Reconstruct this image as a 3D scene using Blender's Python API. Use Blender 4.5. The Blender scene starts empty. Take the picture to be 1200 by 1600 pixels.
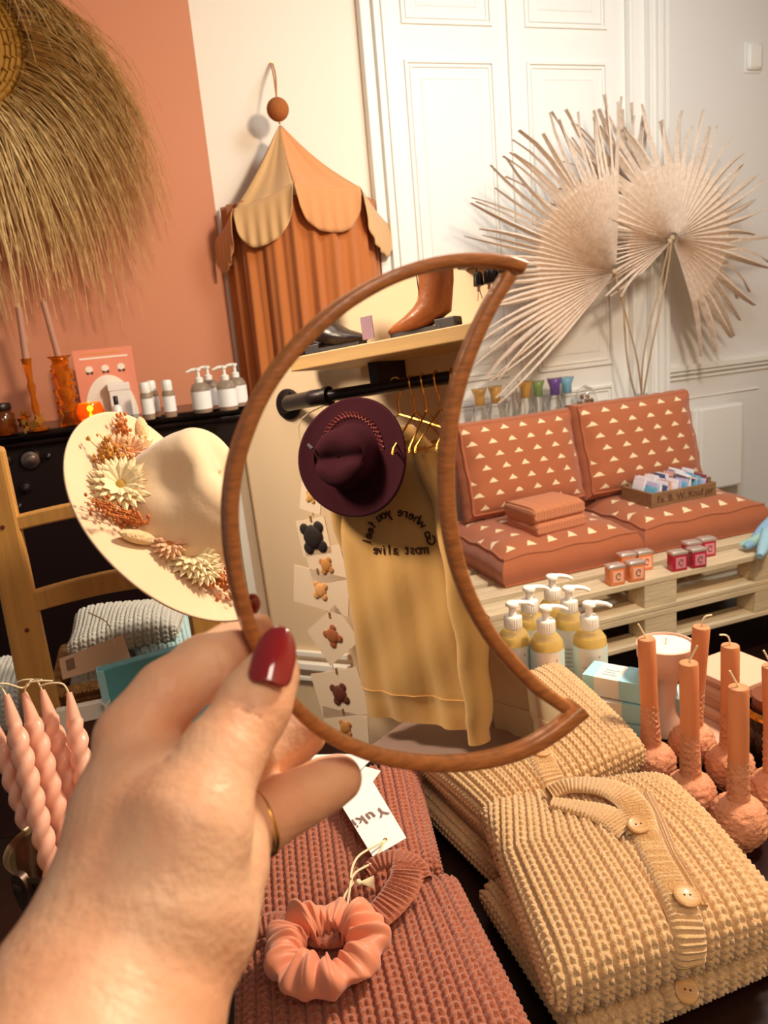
import bpy, bmesh, math, random
import numpy as np
from math import sin, cos, pi, radians, sqrt, atan2
from mathutils import Vector, Matrix
from mathutils.bvhtree import BVHTree
random.seed(7); rng = np.random.default_rng(7)
sc = bpy.context.scene
COL = sc.collection

# ------------------------------------------------------------------ camera
FPX = 1250.0
PITCH, ROLL = radians(14), radians(5.2)
CAM = np.array([0, 0, 1.5])
FW = np.array([0, cos(PITCH), -sin(PITCH)])
_u0 = np.array([0, sin(PITCH), cos(PITCH)]); _r0 = np.array([1.0, 0, 0])
RT = cos(ROLL)*_r0 - sin(ROLL)*_u0
UP = sin(ROLL)*_r0 + cos(ROLL)*_u0
cd = bpy.data.cameras.new('camera'); cam = bpy.data.objects.new('camera', cd); COL.objects.link(cam)
cd.sensor_fit = 'VERTICAL'; cd.sensor_height = 36; cd.lens = FPX*36/1600; cd.clip_start = 0.02
cam.matrix_world = Matrix([[RT[0], UP[0], -FW[0], CAM[0]], [RT[1], UP[1], -FW[1], CAM[1]], [RT[2], UP[2], -FW[2], CAM[2]], [0, 0, 0, 1]])
cd.dof.use_dof = True; cd.dof.focus_distance = 0.85; cd.dof.aperture_fstop = 13
sc.camera = cam
vs = sc.view_settings
sc.display_settings.display_device = 'sRGB'
vs.view_transform = 'Standard'; vs.look = 'None'; vs.exposure = 0.08; vs.gamma = 1; vs.use_curve_mapping = False

# ------------------------------------------------------------------ light
w = bpy.data.worlds.new('world'); sc.world = w; w.use_nodes = True
w.node_tree.nodes['Background'].inputs[0].default_value = (1.0, 0.80, 0.68, 1)
w.node_tree.nodes['Background'].inputs[1].default_value = 0.20
def area(name, loc, to, sx, sy, power, col):
    l = bpy.data.lights.new(name, 'AREA'); l.shape = 'RECTANGLE'; l.size = sx; l.size_y = sy; l.energy = power; l.color = col
    o = bpy.data.objects.new(name, l); COL.objects.link(o); o.location = loc
    o.rotation_euler = (Vector(to)-Vector(loc)).to_track_quat('-Z', 'Y').to_euler(); return o
area('ceiling_lamp_light', (1.12, 1.2, 2.6), (-0.45, 2.2, 1.0), 0.26, 0.26, 56, (1.0, 0.85, 0.66))
area('window_daylight', (1.1, 2.2, 2.95), (1.3, 3.6, 1.1), 0.8, 0.5, 26, (0.78, 0.91, 1.0))
area('rear_fill_light', (0.45, -0.5, 2.6), (0.2, 1.0, 0.9), 0.5, 0.5, 9, (1.0, 0.86, 0.70))  # weak warm fill added above and behind the camera, not an actual window
sp_ = area('rail_fill_light', (-0.25, -0.95, 2.45), (0.95, -0.3, 1.25), 0.3, 0.3, 8, (1.0, 0.84, 0.64)); sp_.data.spread = radians(75)  # added fill that brightens the clothes wall for the mirror, no real fitting

# ------------------------------------------------------------------ projection helpers
def ray(x, y):
    d = FW + RT*(x-600)/FPX + UP*(800-y)/FPX
    return d/np.linalg.norm(d)
def atd(x, y, z):            # point seen at a pixel at camera depth z
    return CAM + (FW + RT*(x-600)/FPX + UP*(800-y)/FPX)*z
def onz(x, y, z):
    d = ray(x, y); return CAM + d*((z-CAM[2])/d[2])
class Frame:
    """a vertical plane in the place: local x runs right along it, y goes into it, z is up"""
    def __init__(s, o, ax):
        s.o = np.array([o[0], o[1], 0.0]); a = np.array([ax[0], ax[1], 0.0]); s.x = a/np.linalg.norm(a)
        s.y = np.array([-s.x[1], s.x[0], 0]); s.rz = atan2(s.x[1], s.x[0])
    def loc(s, P): v = np.array(P)-s.o; return np.array([v@s.x, v@s.y, v[2]])
    def world(s, x, y, z): return s.o + s.x*x + s.y*y + np.array([0, 0, z])
    def hit(s, P, d, off): t = ((s.o-s.y*off-P)@s.y)/(d@s.y); return s.loc(P+d*t)
    def px(s, x, y, off=0): return s.hit(CAM, ray(x, y), off)
    def pz(s, x, y, z): return s.loc(onz(x, y, z))
W1 = Frame((-0.9, 3.32), (sin(radians(71)), cos(radians(71))))
W2 = Frame((2.05, 3.866), (-sin(radians(15)), -cos(radians(15))))
# hand mirror plane
_ph, _t = radians(20), radians(3.6)
MN = np.array([sin(_ph)*cos(_t), -cos(_ph)*cos(_t), sin(_t)])
MP = atd(600, 800, 0.36)
def mir(x, y): d = ray(x, y); return CAM + d*(((MP-CAM)@MN)/(d@MN))
def mref(x, y, off=0):       # W2-local point seen in the mirror at a pixel
    P = mir(x, y); d = ray(x, y); d = d-2*(d@MN)*MN
    return W2.hit(P, d, off)

# ------------------------------------------------------------------ materials
MATS = {}
def mat(name, col, rough=0.6, metal=0, bump=0, bscale=50, var=0, vscale=8, trans=0, ior=1.45, sss=0, coat=0, sheen=0, emis=0, aniso=None, alpha=1, col2=None, detail=3, spec=0.5):
    if name in MATS: return MATS[name]
    m = bpy.data.materials.new(name); m.use_nodes = True; nt = m.node_tree; b = nt.nodes['Principled BSDF']; MATS[name] = m
    c = (*col, 1); b.inputs['Base Color'].default_value = c; b.inputs['Roughness'].default_value = rough
    b.inputs['Metallic'].default_value = metal; b.inputs['Transmission Weight'].default_value = trans; b.inputs['IOR'].default_value = ior
    b.inputs['Specular IOR Level'].default_value = spec
    if sss:
        b.inputs['Subsurface Weight'].default_value = sss; b.inputs['Subsurface Radius'].default_value = (1, .35, .2); b.inputs['Subsurface Scale'].default_value = 0.012
    b.inputs['Coat Weight'].default_value = coat; b.inputs['Sheen Weight'].default_value = sheen
    if emis: b.inputs['Emission Color'].default_value = c; b.inputs['Emission Strength'].default_value = emis
    b.inputs['Alpha'].default_value = alpha
    tc = nt.nodes.new('ShaderNodeTexCoord'); mp = nt.nodes.new('ShaderNodeMapping'); nt.links.new(tc.outputs['Object'], mp.inputs[0])
    if aniso: mp.inputs['Scale'].default_value = aniso
    if var:
        n = nt.nodes.new('ShaderNodeTexNoise'); n.inputs['Scale'].default_value = vscale; n.inputs['Detail'].default_value = detail
        nt.links.new(mp.outputs[0], n.inputs['Vector'])
        r = nt.nodes.new('ShaderNodeValToRGB'); r.color_ramp.elements[0].position = .3; r.color_ramp.elements[1].position = .7
        c2 = col2 or tuple(max(0, x*(1-var)) for x in col)
        r.color_ramp.elements[0].color = (*c2, 1); r.color_ramp.elements[1].color = c
        nt.links.new(n.outputs[0], r.inputs[0]); nt.links.new(r.outputs[0], b.inputs['Base Color'])
    if bump:
        n = nt.nodes.new('ShaderNodeTexNoise'); n.inputs['Scale'].default_value = bscale; n.inputs['Detail'].default_value = detail
        nt.links.new(mp.outputs[0], n.inputs['Vector'])
        bp = nt.nodes.new('ShaderNodeBump'); bp.inputs['Strength'].default_value = bump; bp.inputs['Distance'].default_value = 0.004
        nt.links.new(n.outputs[0], bp.inputs['Height']); nt.links.new(bp.outputs[0], b.inputs['Normal'])
    return m
def H(s):    # sRGB hex -> linear
    v = [int(s[i:i+2], 16)/255 for i in (0, 2, 4)]
    return tuple(x/12.92 if x < .04045 else ((x+.055)/1.055)**2.4 for x in v)

# ------------------------------------------------------------------ mesh builder
class M:
    def __init__(s, x=None): s.v = []; s.f = []; s.mi = []; s.x = x; s.cm = 0
    def _a(s, vs, fs):
        b = len(s.v)
        if s.x is not None: vs = [tuple(s.x @ Vector(p)) for p in vs]
        s.v += [tuple(float(q) for q in p) for p in vs]; s.f += [tuple(b+i for i in f) for f in fs]; s.mi += [s.cm]*len(fs); return s
    def box(s, x0, y0, z0, x1, y1, z1):
        v = [(x, y, z) for z in (z0, z1) for y in (y0, y1) for x in (x0, x1)]
        return s._a(v, [(0, 2, 3, 1), (4, 5, 7, 6), (0, 1, 5, 4), (2, 6, 7, 3), (0, 4, 6, 2), (1, 3, 7, 5)])
    def hexa(s, v): return s._a(v, [(0, 3, 2, 1), (4, 5, 6, 7), (0, 1, 5, 4), (1, 2, 6, 5), (2, 3, 7, 6), (3, 0, 4, 7)])   # bottom 4, top 4
    def grid(s, g, cu=False, cv=False, caps=False):
        n, m = g.shape[:2]; fs = []
        for i in range(n if cu else n-1):
            i2 = (i+1) % n
            for j in range(m if cv else m-1):
                j2 = (j+1) % m; fs.append((i*m+j, i*m+j2, i2*m+j2, i2*m+j))
        if caps: fs.append(tuple(range(m-1, -1, -1))); fs.append(tuple((n-1)*m+j for j in range(m)))
        return s._a([tuple(p) for p in g.reshape(-1, 3)], fs)
    def lathe(s, prof, seg=24, c=(0, 0, 0), caps=True, wob=None):
        a = np.linspace(0, 2*pi, seg, endpoint=False)
        g = np.array([[(c[0]+r*cos(t), c[1]+r*sin(t), c[2]+z) for t in a] for r, z in prof])
        return s.grid(g, cv=True, caps=caps)
    def tube(s, pts, r, seg=8, flat=None, closed=False):
        P = np.array(pts, float); n = len(P); rs = r if hasattr(r, '__len__') else [r]*n
        T = np.gradient(P, axis=0)
        if closed: T = np.roll(P, -1, 0)-np.roll(P, 1, 0)
        T /= np.linalg.norm(T, axis=1)[:, None]+1e-12
        u = np.cross(T[0], [0, 0, 1]);
        if np.linalg.norm(u) < .1: u = np.cross(T[0], [0, 1, 0])
        u /= np.linalg.norm(u); g = []
        for i in range(n):
            u = u-(u@T[i])*T[i]; u /= np.linalg.norm(u); w_ = np.cross(T[i], u)
            k = flat if flat else 1
            g.append([P[i]+rs[i]*(cos(a)*u+k*sin(a)*w_) for a in np.linspace(0, 2*pi, seg, endpoint=False)])
        return s.grid(np.array(g), cu=closed, cv=True, caps=not closed)
    def ball(s, c, r, seg=12, sc_=(1, 1, 1)):
        pr = [(max(1e-4, r*sin(t)), -r*cos(t)) for t in np.linspace(0.02, pi-.02, seg//2+2)]
        a = np.linspace(0, 2*pi, seg, endpoint=False)
        g = np.array([[(c[0]+q*cos(t)*sc_[0], c[1]+q*sin(t)*sc_[1], c[2]+z*sc_[2]) for t in a] for q, z in pr])
        return s.grid(g, cv=True, caps=True)
    def prism(s, pts2, z0, z1):      # polygon in local xy, extruded in z
        n = len(pts2); v = [(x, y, z0) for x, y in pts2]+[(x, y, z1) for x, y in pts2]
        return s._a(v, [tuple(range(n-1, -1, -1)), tuple(range(n, 2*n))]+[(i, (i+1) % n, n+(i+1) % n, n+i) for i in range(n)])
def wpos(o):
    return o.matrix_world if False else (wpos(o.parent) @ o.matrix_basis if o.parent else o.matrix_basis)
def mk(name, mb, m, parent=None, world=False, smooth=True, bev=0, sub=0, loc=None, uv=None):
    v = mb.v
    if world and parent is not None:
        inv = wpos(parent).inverted(); v = [tuple(inv @ Vector(p)) for p in v]
    off = None
    if parent is None and loc is None and len(v):
        a = np.array(v); off = np.array([(a[:, 0].min()+a[:, 0].max())/2, (a[:, 1].min()+a[:, 1].max())/2, a[:, 2].min()])
        v = (a-off).tolist()
    me = bpy.data.meshes.new(name); me.from_pydata([tuple(p) for p in v], [], mb.f)
    for k in (m if isinstance(m, (list, tuple)) else [m]): me.materials.append(k)
    if isinstance(m, (list, tuple)): me.polygons.foreach_set('material_index', mb.mi)
    if smooth: me.polygons.foreach_set('use_smooth', [True]*len(mb.f))
    bm = bmesh.new(); bm.from_mesh(me); bmesh.ops.recalc_face_normals(bm, faces=bm.faces); bm.to_mesh(me); bm.free()
    if smooth:
        try: me.set_sharp_from_angle(angle=radians(50))
        except Exception: pass
    o = bpy.data.objects.new(name, me); COL.objects.link(o)
    if parent is not None: o.parent = parent
    if off is not None: o.location = off
    if loc is not None: o.location = loc
    if bev:
        b = o.modifiers.new('bevel', 'BEVEL'); b.width = bev; b.segments = 2; b.limit_method = 'ANGLE'
    if sub:
        b = o.modifiers.new('sub', 'SUBSURF'); b.levels = sub; b.render_levels = sub
    return o
def tag(o, label, cat, group=None):
    o['label'] = label; o['category'] = cat
    if group: o['group'] = group
    return o
def T(name, label, cat, loc=(0, 0, 0), rz=0, group=None, rot=None):
    o = bpy.data.objects.new(name, None); COL.objects.link(o); o.location = [float(q) for q in loc]; o.empty_display_size = .05
    o.rotation_euler = rot or (0, 0, rz); return tag(o, label, cat, group)
def thing(name, mb, m, label, cat, group=None, **k): return tag(mk(name, mb, m, **k), label, cat, group)
def struct(name, mb, m, parent=None, **k):
    o = mk(name, mb, m, parent, **k)
    if parent is None: o['kind'] = 'structure'
    return o
def clone(root, loc, rz=None, label=None, scale=None):
    def cp(o, par):
        c = o.copy(); COL.objects.link(c); c.parent = par
        for ch in [q for q in bpy.data.objects if q.parent == o]: cp(ch, c)
        return c
    kids = [q for q in root.children]
    r = root.copy(); COL.objects.link(r); r.location = [float(q) for q in loc]
    if rz is not None: r.rotation_euler = (0, 0, rz)
    if scale is not None: r.scale = (scale,)*3
    if label: r['label'] = label
    for ch in kids: cp(ch, r)
    return r
def text(name, s, size, m, parent, mtx, ext=0.0004, align='CENTER', spacing=1.0):
    cu = bpy.data.curves.new(name, 'FONT'); cu.body = s; cu.size = size; cu.extrude = ext; cu.align_x = align; cu.align_y = 'CENTER'; cu.space_character = spacing; cu.resolution_u = 3
    t = bpy.data.objects.new(name+'_c', cu); COL.objects.link(t)
    dg = bpy.context.evaluated_depsgraph_get(); me = bpy.data.meshes.new_from_object(t.evaluated_get(dg)); bpy.data.objects.remove(t)
    me.transform(mtx); me.materials.clear(); me.materials.append(m); me.name = name
    o = bpy.data.objects.new(name, me); COL.objects.link(o); o.parent = parent; return o
def mtx(o, x, y, z):
    m = Matrix.Identity(4)
    for i in range(3): m[i][0] = x[i]; m[i][1] = y[i]; m[i][2] = z[i]; m[i][3] = o[i]
    return m
def nrm(v): v = np.array(v, float); return v/np.linalg.norm(v)
def spline(pts, n):
    P = np.array(pts, float); d = np.r_[0, np.cumsum(np.linalg.norm(np.diff(P, axis=0), axis=1))]; t = np.linspace(0, d[-1], n)
    # Catmull-Rom through points
    out = []
    for q in t:
        i = min(max(np.searchsorted(d, q, 'right')-1, 0), len(P)-2); u = (q-d[i])/(d[i+1]-d[i]+1e-12)
        p0 = P[i-1] if i > 0 else 2*P[0]-P[1]; p3 = P[i+2] if i+2 < len(P) else 2*P[-1]-P[-2]; p1, p2 = P[i], P[i+1]
        out.append(.5*((2*p1)+(-p0+p2)*u+(2*p0-5*p1+4*p2-p3)*u*u+(-p0+3*p1-3*p2+p3)*u**3))
    return np.array(out)
# ------------------------------------------------------------------ materials used widely
WHITE = mat('white_paint', H('f4efe6'), .45, bump=.05, bscale=30)
CREAMW = mat('cream_wall_paint', H('f7e6d2'), .7, bump=.08, bscale=60)
PINKW = mat('terracotta_wall_paint', H('d68c68'), .75, bump=.08, bscale=60)
BLACK = mat('black_iron', H('170808'), .35, bump=.1, bscale=80)
WAX = mat('white_plastic', H('f6f0e6'), .35)
GOLD = mat('brass', H('d9a04a'), .25, metal=1)
PINE = mat('pine', H('d59a4e'), .55, var=.22, vscale=6, aniso=(12, 12, 1), bump=.1, bscale=20)
PINEX = mat('pale_pallet_wood', H('ecd3ab'), .65, var=.3, vscale=7, aniso=(1, 14, 14), bump=.25, bscale=30)
TWINE = mat('cream_twine', H('efdcb4'), .8)
CARD = mat('cream_card', H('f6ead8'), .7)
INK = mat('dark_ink', H('4a2a20'), .7)
# ------------------------------------------------------------------ the setting
m = M(); m.box(-4, -3, -.05, 4, 6, 0)
struct('floor', m, mat('dark_floor', H('2a1512'), .4, var=.35, vscale=3, aniso=(8, 1, 1)))
XC = W1.loc(W2.world(-1.0, 0, 0))[0]   # far past the corner
# wall W1: terracotta stretch, cream stretch, both thick
PE = 0.0+W1.px(320, 200)[0]
_n = (W2.o-W1.o)   # corner solve
A = np.array([[W1.x[0], -W2.x[0]], [W1.x[1], -W2.x[1]]]); sol = np.linalg.solve(A, (W2.o-W1.o)[:2]); CX, CW = sol[0], sol[1]
def w1obj(name, mb, mt, **k):
    o = struct(name, mb, mt, loc=tuple(W1.o), **k); o.rotation_euler = (0, 0, W1.rz); return o
m = M(); m.box(-1.6, 0, 0, PE, .12, 3.3); DRX = W1.px(1036, 20)[0]-.02; m.cm = 1; m.box(PE, 0, 0, DRX, .12, 3.3); m.cm = 2; m.box(DRX, 0, 0, CX, .12, 3.3)
o = w1obj('wall_back', m, [PINKW, CREAMW, mat('pale_grey_wall_paint', H('eae4de'), .7, bump=.08, bscale=60)], smooth=False)
m = M(); m.box(CW, 0, 0, 7.2, .12, 3.3)
o = struct('wall_right', m, mat('right_wall_paint', H('e2c8a6'), .7, bump=.08, bscale=60), loc=tuple(W2.o), smooth=False); o.rotation_euler = (0, 0, W2.rz)
# double doors
dl, dr = W1.px(556, 20)[0], W1.px(1036, 20)[0]
xl = W1.px(601, 0)[0]; xm = W1.px(790, 0)[0]; xr = W1.px(972, 0)[0]
m = M()
def mould(m, x0, x1, y, z0, z1, prof):
    for a, b, d in prof: m.box(x0+a, y-d, z0, x0+b, y+.01, z1)
W_l = xl-dl
for k, (a, b, d) in enumerate(((0, .3, .05), (.3, .42, .03), (.42, .62, .055), (.62, .72, .035), (.72, 1.0, .045))):
    m.box(dl+a*W_l, -d, 0, dl+b*W_l-.0004, 0, 3.3)
W_r = dr-xr
for k, (a, b, d) in enumerate(((0, .08, .055), (.08, .16, .02), (.16, .5, .012), (.5, .58, .05), (.58, .7, .035), (.7, .82, .055), (.82, .9, .035), (.9, 1, .05))):
    m.box(xr+a*W_r, -d, 0, xr+b*W_r-.0004, 0, 3.3)
frame = w1obj('door_1', m, WHITE, smooth=False, bev=.004)
def leaf(x0, x1, wings):
    m = M(); m.box(x0+.002, -.018, 0.02, x1-.002, -.001, 3.3)
    def ringbox(a, b, c, d, t, y):
        m.box(a, -y, c, a+t, -.017, d); m.box(b-t, -y, c, b, -.017, d); m.box(a+t, -y, c, b-t, -.017, c+t); m.box(a+t, -y, d-t, b-t, -.017, d)
    for (a, b), (c, d) in [(w_, h_) for w_ in wings for h_ in PH]:
        ringbox(a, b, c, d, .014, .030); ringbox(a+.022, b-.022, c+.022, d-.022, .008, .026)
        ringbox(a+.07, b-.07, c+.07, d-.07, .006, .022)
        m.box(a+.076, -.0205, c+.076, b-.076, -.017, d-.076)
    o = mk('door_leaf', m, WHITE, frame, smooth=False, bev=.003); return o
zt2 = W1.px(700, 96)[2]; zb2 = W1.px(700, 42)[2]
PH = [(zb2, 3.2), (1.15, zt2), (.15, 1.05)]
p1 = (W1.px(628, 97)[0], W1.px(768, 97)[0]); p2 = (W1.px(818, 97)[0], W1.px(944, 97)[0])
leaf(xl, xm-.004, [p1]); leaf(xm+.004, xr, [p2])
m = M(); m.box(xm-.016, -.034, 0, xm+.004, -.017, 3.3); m.tube([(xm+.012, -.022, 0), (xm+.012, -.022, 3.3)], .008, 8); mk('door_astragal', m, WHITE, frame, smooth=False)
# chair rail on the stretch right of the doors, wall panel mould under it, baseboard
zc = W1.px(1100, 575)[2]
m = M()
for z, h, d in ((-.045, .012, .012), (-.02, .016, .02), (0, .03, .03)): m.box(dr+.002, -d, zc+z, CX, 0, zc+z+h)
m.box(dr+.002, -.008, zc-.15, CX-.1, 0, zc-.142)
o = w1obj('trim_1', m, WHITE, smooth=False, bev=.003)
m = M(); m.box(dr+.002, -.02, 0, CX, 0, .16); w1obj('baseboard_back', m, WHITE, smooth=False)
# mouldings on the right wall, seen only in the mirror
a = mref(480, 1030, 0); jx = mref(395, 800)[0]
m = M()
for z, h, d in ((-.05, .012, .012), (-.02, .018, .02), (0.01, .014, .012)): m.box(mref(530, 900)[0], -d, a[2]+z, jx, 0, a[2]+z+h)
o = struct('trim_2', m, WHITE, loc=tuple(W2.o), smooth=False, bev=.003); o.rotation_euler = (0, 0, W2.rz)
m = M()
for q, d in ((0, .03), (.03, .045), (.07, .03), (.1, .05)): m.box(jx+q, -d, 0, jx+q+.028, 0, 3.3)
o = struct('trim_3', m, WHITE, loc=tuple(W2.o), smooth=False, bev=.003); o.rotation_euler = (0, 0, W2.rz)
# ------------------------------------------------------------------ things on and by the back wall (all in the wall's own frame)
def TW(name, label, cat, x, y, z, group=None, fr=W1):
    return T(name, label, cat, fr.world(x, y, z), fr.rz, group)
# canopy tent
TAN = mat('tan_cotton', H('dfae74'), .85, bump=.25, bscale=18, sheen=.3)
PEACH = mat('peach_cotton', H('d8935c'), .85, bump=.25, bscale=18, sheen=.3)
RUSTC = mat('rust_cotton', H('bd6c30'), .85, bump=.3, bscale=14, sheen=.3)
ap = W1.px(437, 193, .17)
C_ = [W1.px(340, 372, .02), W1.px(366, 326, .19), W1.px(458, 284, .32), W1.px(560, 291, .29), W1.px(606, 352, .02)]
zr = np.mean([c[2] for c in C_[1:4]])
t = TW('play_canopy', 'rust and tan scalloped fabric canopy tent hanging beside the white doors', 'canopy', ap[0], ap[1], 0)
O = np.array([ap[0], ap[1], 0.0])
def roofpanel(i, mt, sag=.03):
    a, b = C_[i]-O, C_[i+1]-O; A_ = ap-O; g = []
    for u in np.linspace(0, 1, 22):
        r = []
        e = a+(b-a)*u; e = e+np.array([0, 0, -.012*sin(pi*u)])
        for v in np.linspace(0.02, 1, 16):
            p = A_+(e-A_)*v; p = p+np.array([0, .5*sag, -sag])*sin(pi*v)*(.6+.4*sin(pi*u)) + np.array([0, -1, 0])*.004*sin(u*17)*v
            r.append(p)
        g.append(r)
    m = M(); m.grid(np.array(g)); o = mk('roof_panel', m, mt, t); o.modifiers.new('s', 'SOLIDIFY').thickness = .002
    # scallop valance
    g = []; n = nrm(np.cross(b-a, [0, 0, 1]))
    if n[1] > 0: n = -n
    for u in np.linspace(0, 1, 30):
        e = a+(b-a)*u+np.array([0, 0, -.012*sin(pi*u)]); L = .03+.135*max(0, 1-abs(2*u-1)**3.2)**.55
        g.append([e+n*(.006+.012*sin(v*1.5)+.005*sin(u*34)*v)+np.array([0, 0, -L*v]) for v in np.linspace(0, 1, 12)])
    m = M(); m.grid(np.array(g)); o = mk('scallop', m, mt, t); o.modifiers.new('s', 'SOLIDIFY').thickness = .002
for i, mt in enumerate((PEACH, TAN, PEACH, TAN)): roofpanel(i, mt)
# pleated curtain
path = spline([C_[0]-O, C_[1]-O, C_[2]-O, C_[3]-O, C_[4]-O], 260); g = []
cen = np.array([C_[2][0]-O[0]+.02, .1])
for k, p in enumerate(path):
    r = []; tn = path[min(k+1, 259)]-path[max(k-1, 0)]; n = nrm([tn[1], -tn[0], 0])
    ph = k/259*2*pi*11
    for v in np.linspace(0, 1, 26):
        z = (zr-.012)*(1-v)+.03*v; amp = .008+.016*min(1, v*1.3)
        q = np.array([p[0], p[1], 0]); q[:2] = cen+(q[:2]-cen)*(.93-.05*v)
        d = amp*(sin(ph+1.2*sin(k*.05))+.35*sin(ph*2.3+v*2)+.25*sin(ph*.53+v*3))
        q = q+n*(d-.012)
        q[1] = min(q[1], -O[1]-.006); r.append((q[0], q[1], z))
    g.append(r)
m = M(); m.grid(np.array(g)); o = mk('curtain', m, RUSTC, t); o.modifiers.new('s', 'SOLIDIFY').thickness = .0015
bl = W1.px(434, 171, .17)-O
m = M(); m.ball((bl[0], bl[1], bl[2]), .043, 20); mk('felt_ball', m, mat('brown_felt', H('a9602c'), .95, bump=.8, bscale=120), t)
hk = W1.px(424, 100, .012)-O
m = M()
for s in (-.004, .004): m.tube(spline([bl+[0, 0, .04], (bl+hk)/2+[s, -.02, .03], hk+[s, -.005, 0]], 10), .0028, 6)
m.tube([bl+[0, 0, -.04], ap-O+[0, 0, -.002]], .004, 6)
mk('hanging_loop', m, mat('brown_cord', H('b5793f'), .9), t)
m = M(); m.tube([hk+[0, .012, .004], hk+[0, -.012, .004]], .003, 6); mk('hook', m, GOLD, t)

# raffia wall hanging
hc = W1.px(-75, 70, .08)
RAF = mat('raffia', H('f0d296'), .7, var=.3, vscale=30, col2=H('cfa662'))
RAF2 = mat('woven_raffia', H('b5822f'), .75, bump=.9, bscale=60)
t = TW('raffia_wall_hanging', 'large shaggy round raffia wall hanging with a woven centre', 'wall hanging', hc[0], hc[1], hc[2])
R0 = .30*1.0
rw = W1.px(50, 70, .08)[0]-hc[0]
m = M()
for k in range(14):                                          # coiled woven disc
    r = rw*(k+.5)/14; n = int(18+90*r/rw)
    m.tube([(r*cos(a), -.02-.006*sin(k*1.3), r*sin(a)) for a in np.linspace(0, 2*pi, n*1, endpoint=False)], rw/27, 6, closed=True)
    if k in (9, 10, 11, 12, 13):
        for a in np.linspace(0, 2*pi, int(r*150), endpoint=False):
            rr = rw/25; a2 = a+.1
            m.tube([(r*cos(a)-.008*cos(a), -.022, r*sin(a)-.008*sin(a)), (r*cos(a), -.036, r*sin(a)), (r*cos(a)+.016*cos(a), -.022, r*sin(a)+.016*sin(a))], .004, 4)
mk('woven_disc', m, RAF2, t)
m = M(); rr = random.Random(3)
for k in range(2100):
    a = rr.uniform(-1.9, 1.25) if k > 400 else rr.uniform(1.2, 4.4)
    L = rr.uniform(.30, .60)*(1.0 if a < .6 else .85); r0 = rw*rr.uniform(.9, 1.12); d = np.array([cos(a), sin(a)])
    lay = rr.random(); y0 = -.01-.09*lay; pts = []
    gr = rr.uniform(.7, 1.3)*(1.35 if -.9 < a < 1.0 else (.35 if a > 1.0 else 1)); sw = rr.uniform(-.12, .12); jit = rr.uniform(-.25, .25); d = np.array([cos(a+jit*.6), sin(a+jit*.6)])
    wv = rr.uniform(0, 6)
    for q in np.linspace(0, 1, 8):
        x = r0*cos(a)+d[0]*L*.62*(1-(1-q)**1.8)+.010*sin(q*7+wv)*q+sw*q*q*.35
        z = r0*sin(a)+d[1]*L*.42*q-gr*L*.62*q**1.5+.01*cos(q*6+wv)*q
        pts.append((x, min(y0-.03*sin(pi*q)+.01*sin(q*5+wv), .06), z))
    m.tube(pts, [(.0027 if rr.random() < .75 else .0042)*(1-.6*q) for q in np.linspace(0, 1, 8)], 3, flat=.4)
o = mk('fringe', m, RAF, t, smooth=False); o['kind'] = 'stuff'
# long stray strands
for (x0, y0, x1, y1, b) in ((110, 370, 165, 460, 12), (75, 400, 122, 500, 14), (35, 410, 45, 540, -10), (0, 440, 22, 480, 6), (180, 280, 205, 310, 0), (150, 60, 200, 160, 8)):
    P0, P1 = W1.px(x0, y0, .12), W1.px(x1, y1, .1); mid = (P0+P1)/2+[b*.002, 0, .01]
    m = M(); m.tube([tuple(q-hc) for q in spline([P0, mid, P1], 10)], .0017, 4); mk('stray_strand', m, RAF, t)

# palm fans in a glass vase behind the sofa
PALM = mat('dried_palm', H('e0cab4'), .75, var=.14, vscale=60, col2=H('cfb49c'))
STEM = mat('palm_stem', H('b79a78'), .8)
def palm(name, label, px, py, off, a0, a1, Rpx, tilt, stem, seed, fold=0.0, nl=40, group='dried fan palm leaves'):
    c = W1.px(px, py, off); zc_ = (W1.world(*c)-CAM)@FW; R_ = Rpx*zc_/FPX; rr = random.Random(seed)
    t = TW(name, label, 'palm leaf', c[0], c[1], c[2], group)
    m = M(); n = nl; aa = np.linspace(radians(a0), radians(a1), n*2+1)
    # pleated fused fan + free tips
    def P(a, r, up): 
        x, z = r*cos(a), r*sin(a); y = -tilt*(x*.25)-up+.12*(r/R_)**2*R_*.6
        return (x, y, z)
    lens = [R_*(rr.uniform(.86, 1.04)) for _ in range(n)]
    fr_ = [0.04, .2, .36, .46, .52]
    for k in range(n):
        a, b, c_ = aa[2*k], aa[2*k+1], aa[2*k+2]; L = lens[k]; droop = rr.uniform(-.02, .05); bend = rr.uniform(-.09, .09); tw = rr.uniform(-.012, .012)
        g = []
        for f_ in fr_: g.append([P(a, L*0+R_*f_, 0), P(b, R_*f_, .012+.012*f_), P(c_, R_*f_, 0)])
        for f_, w_ in ((.62, .66), (.75, .46), (.88, .24), (1, .02)):
            r = L*f_; q = (f_-.52)/.48; bb = b+bend*q*q
            ha = (c_-a)/2*w_
            e = [P(bb-ha, r, -droop*q+tw), P(bb, r, .014-droop*q), P(bb+ha, r, -droop*q-tw)]
            e = [(x, y, z-.06*q*q*L*(.3+abs(droop)*6)) for x, y, z in e]; g.append(e)
        m.grid(np.array(g))
    o = mk('frond', m, PALM, t, smooth=False); o.modifiers.new('s', 'SOLIDIFY').thickness = .0012
    pts = [W1.px(x, y, o_)-c for x, y, o_ in stem]
    m = M(); m.tube(spline([(0, 0, 0)]+pts, 14), [.0045]*14, 6); m.ball((0, 0, 0), .014, 8); mk('stalk', m, STEM, t); return t
VX, VY, VOFF = 1006, 630, .18
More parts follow.
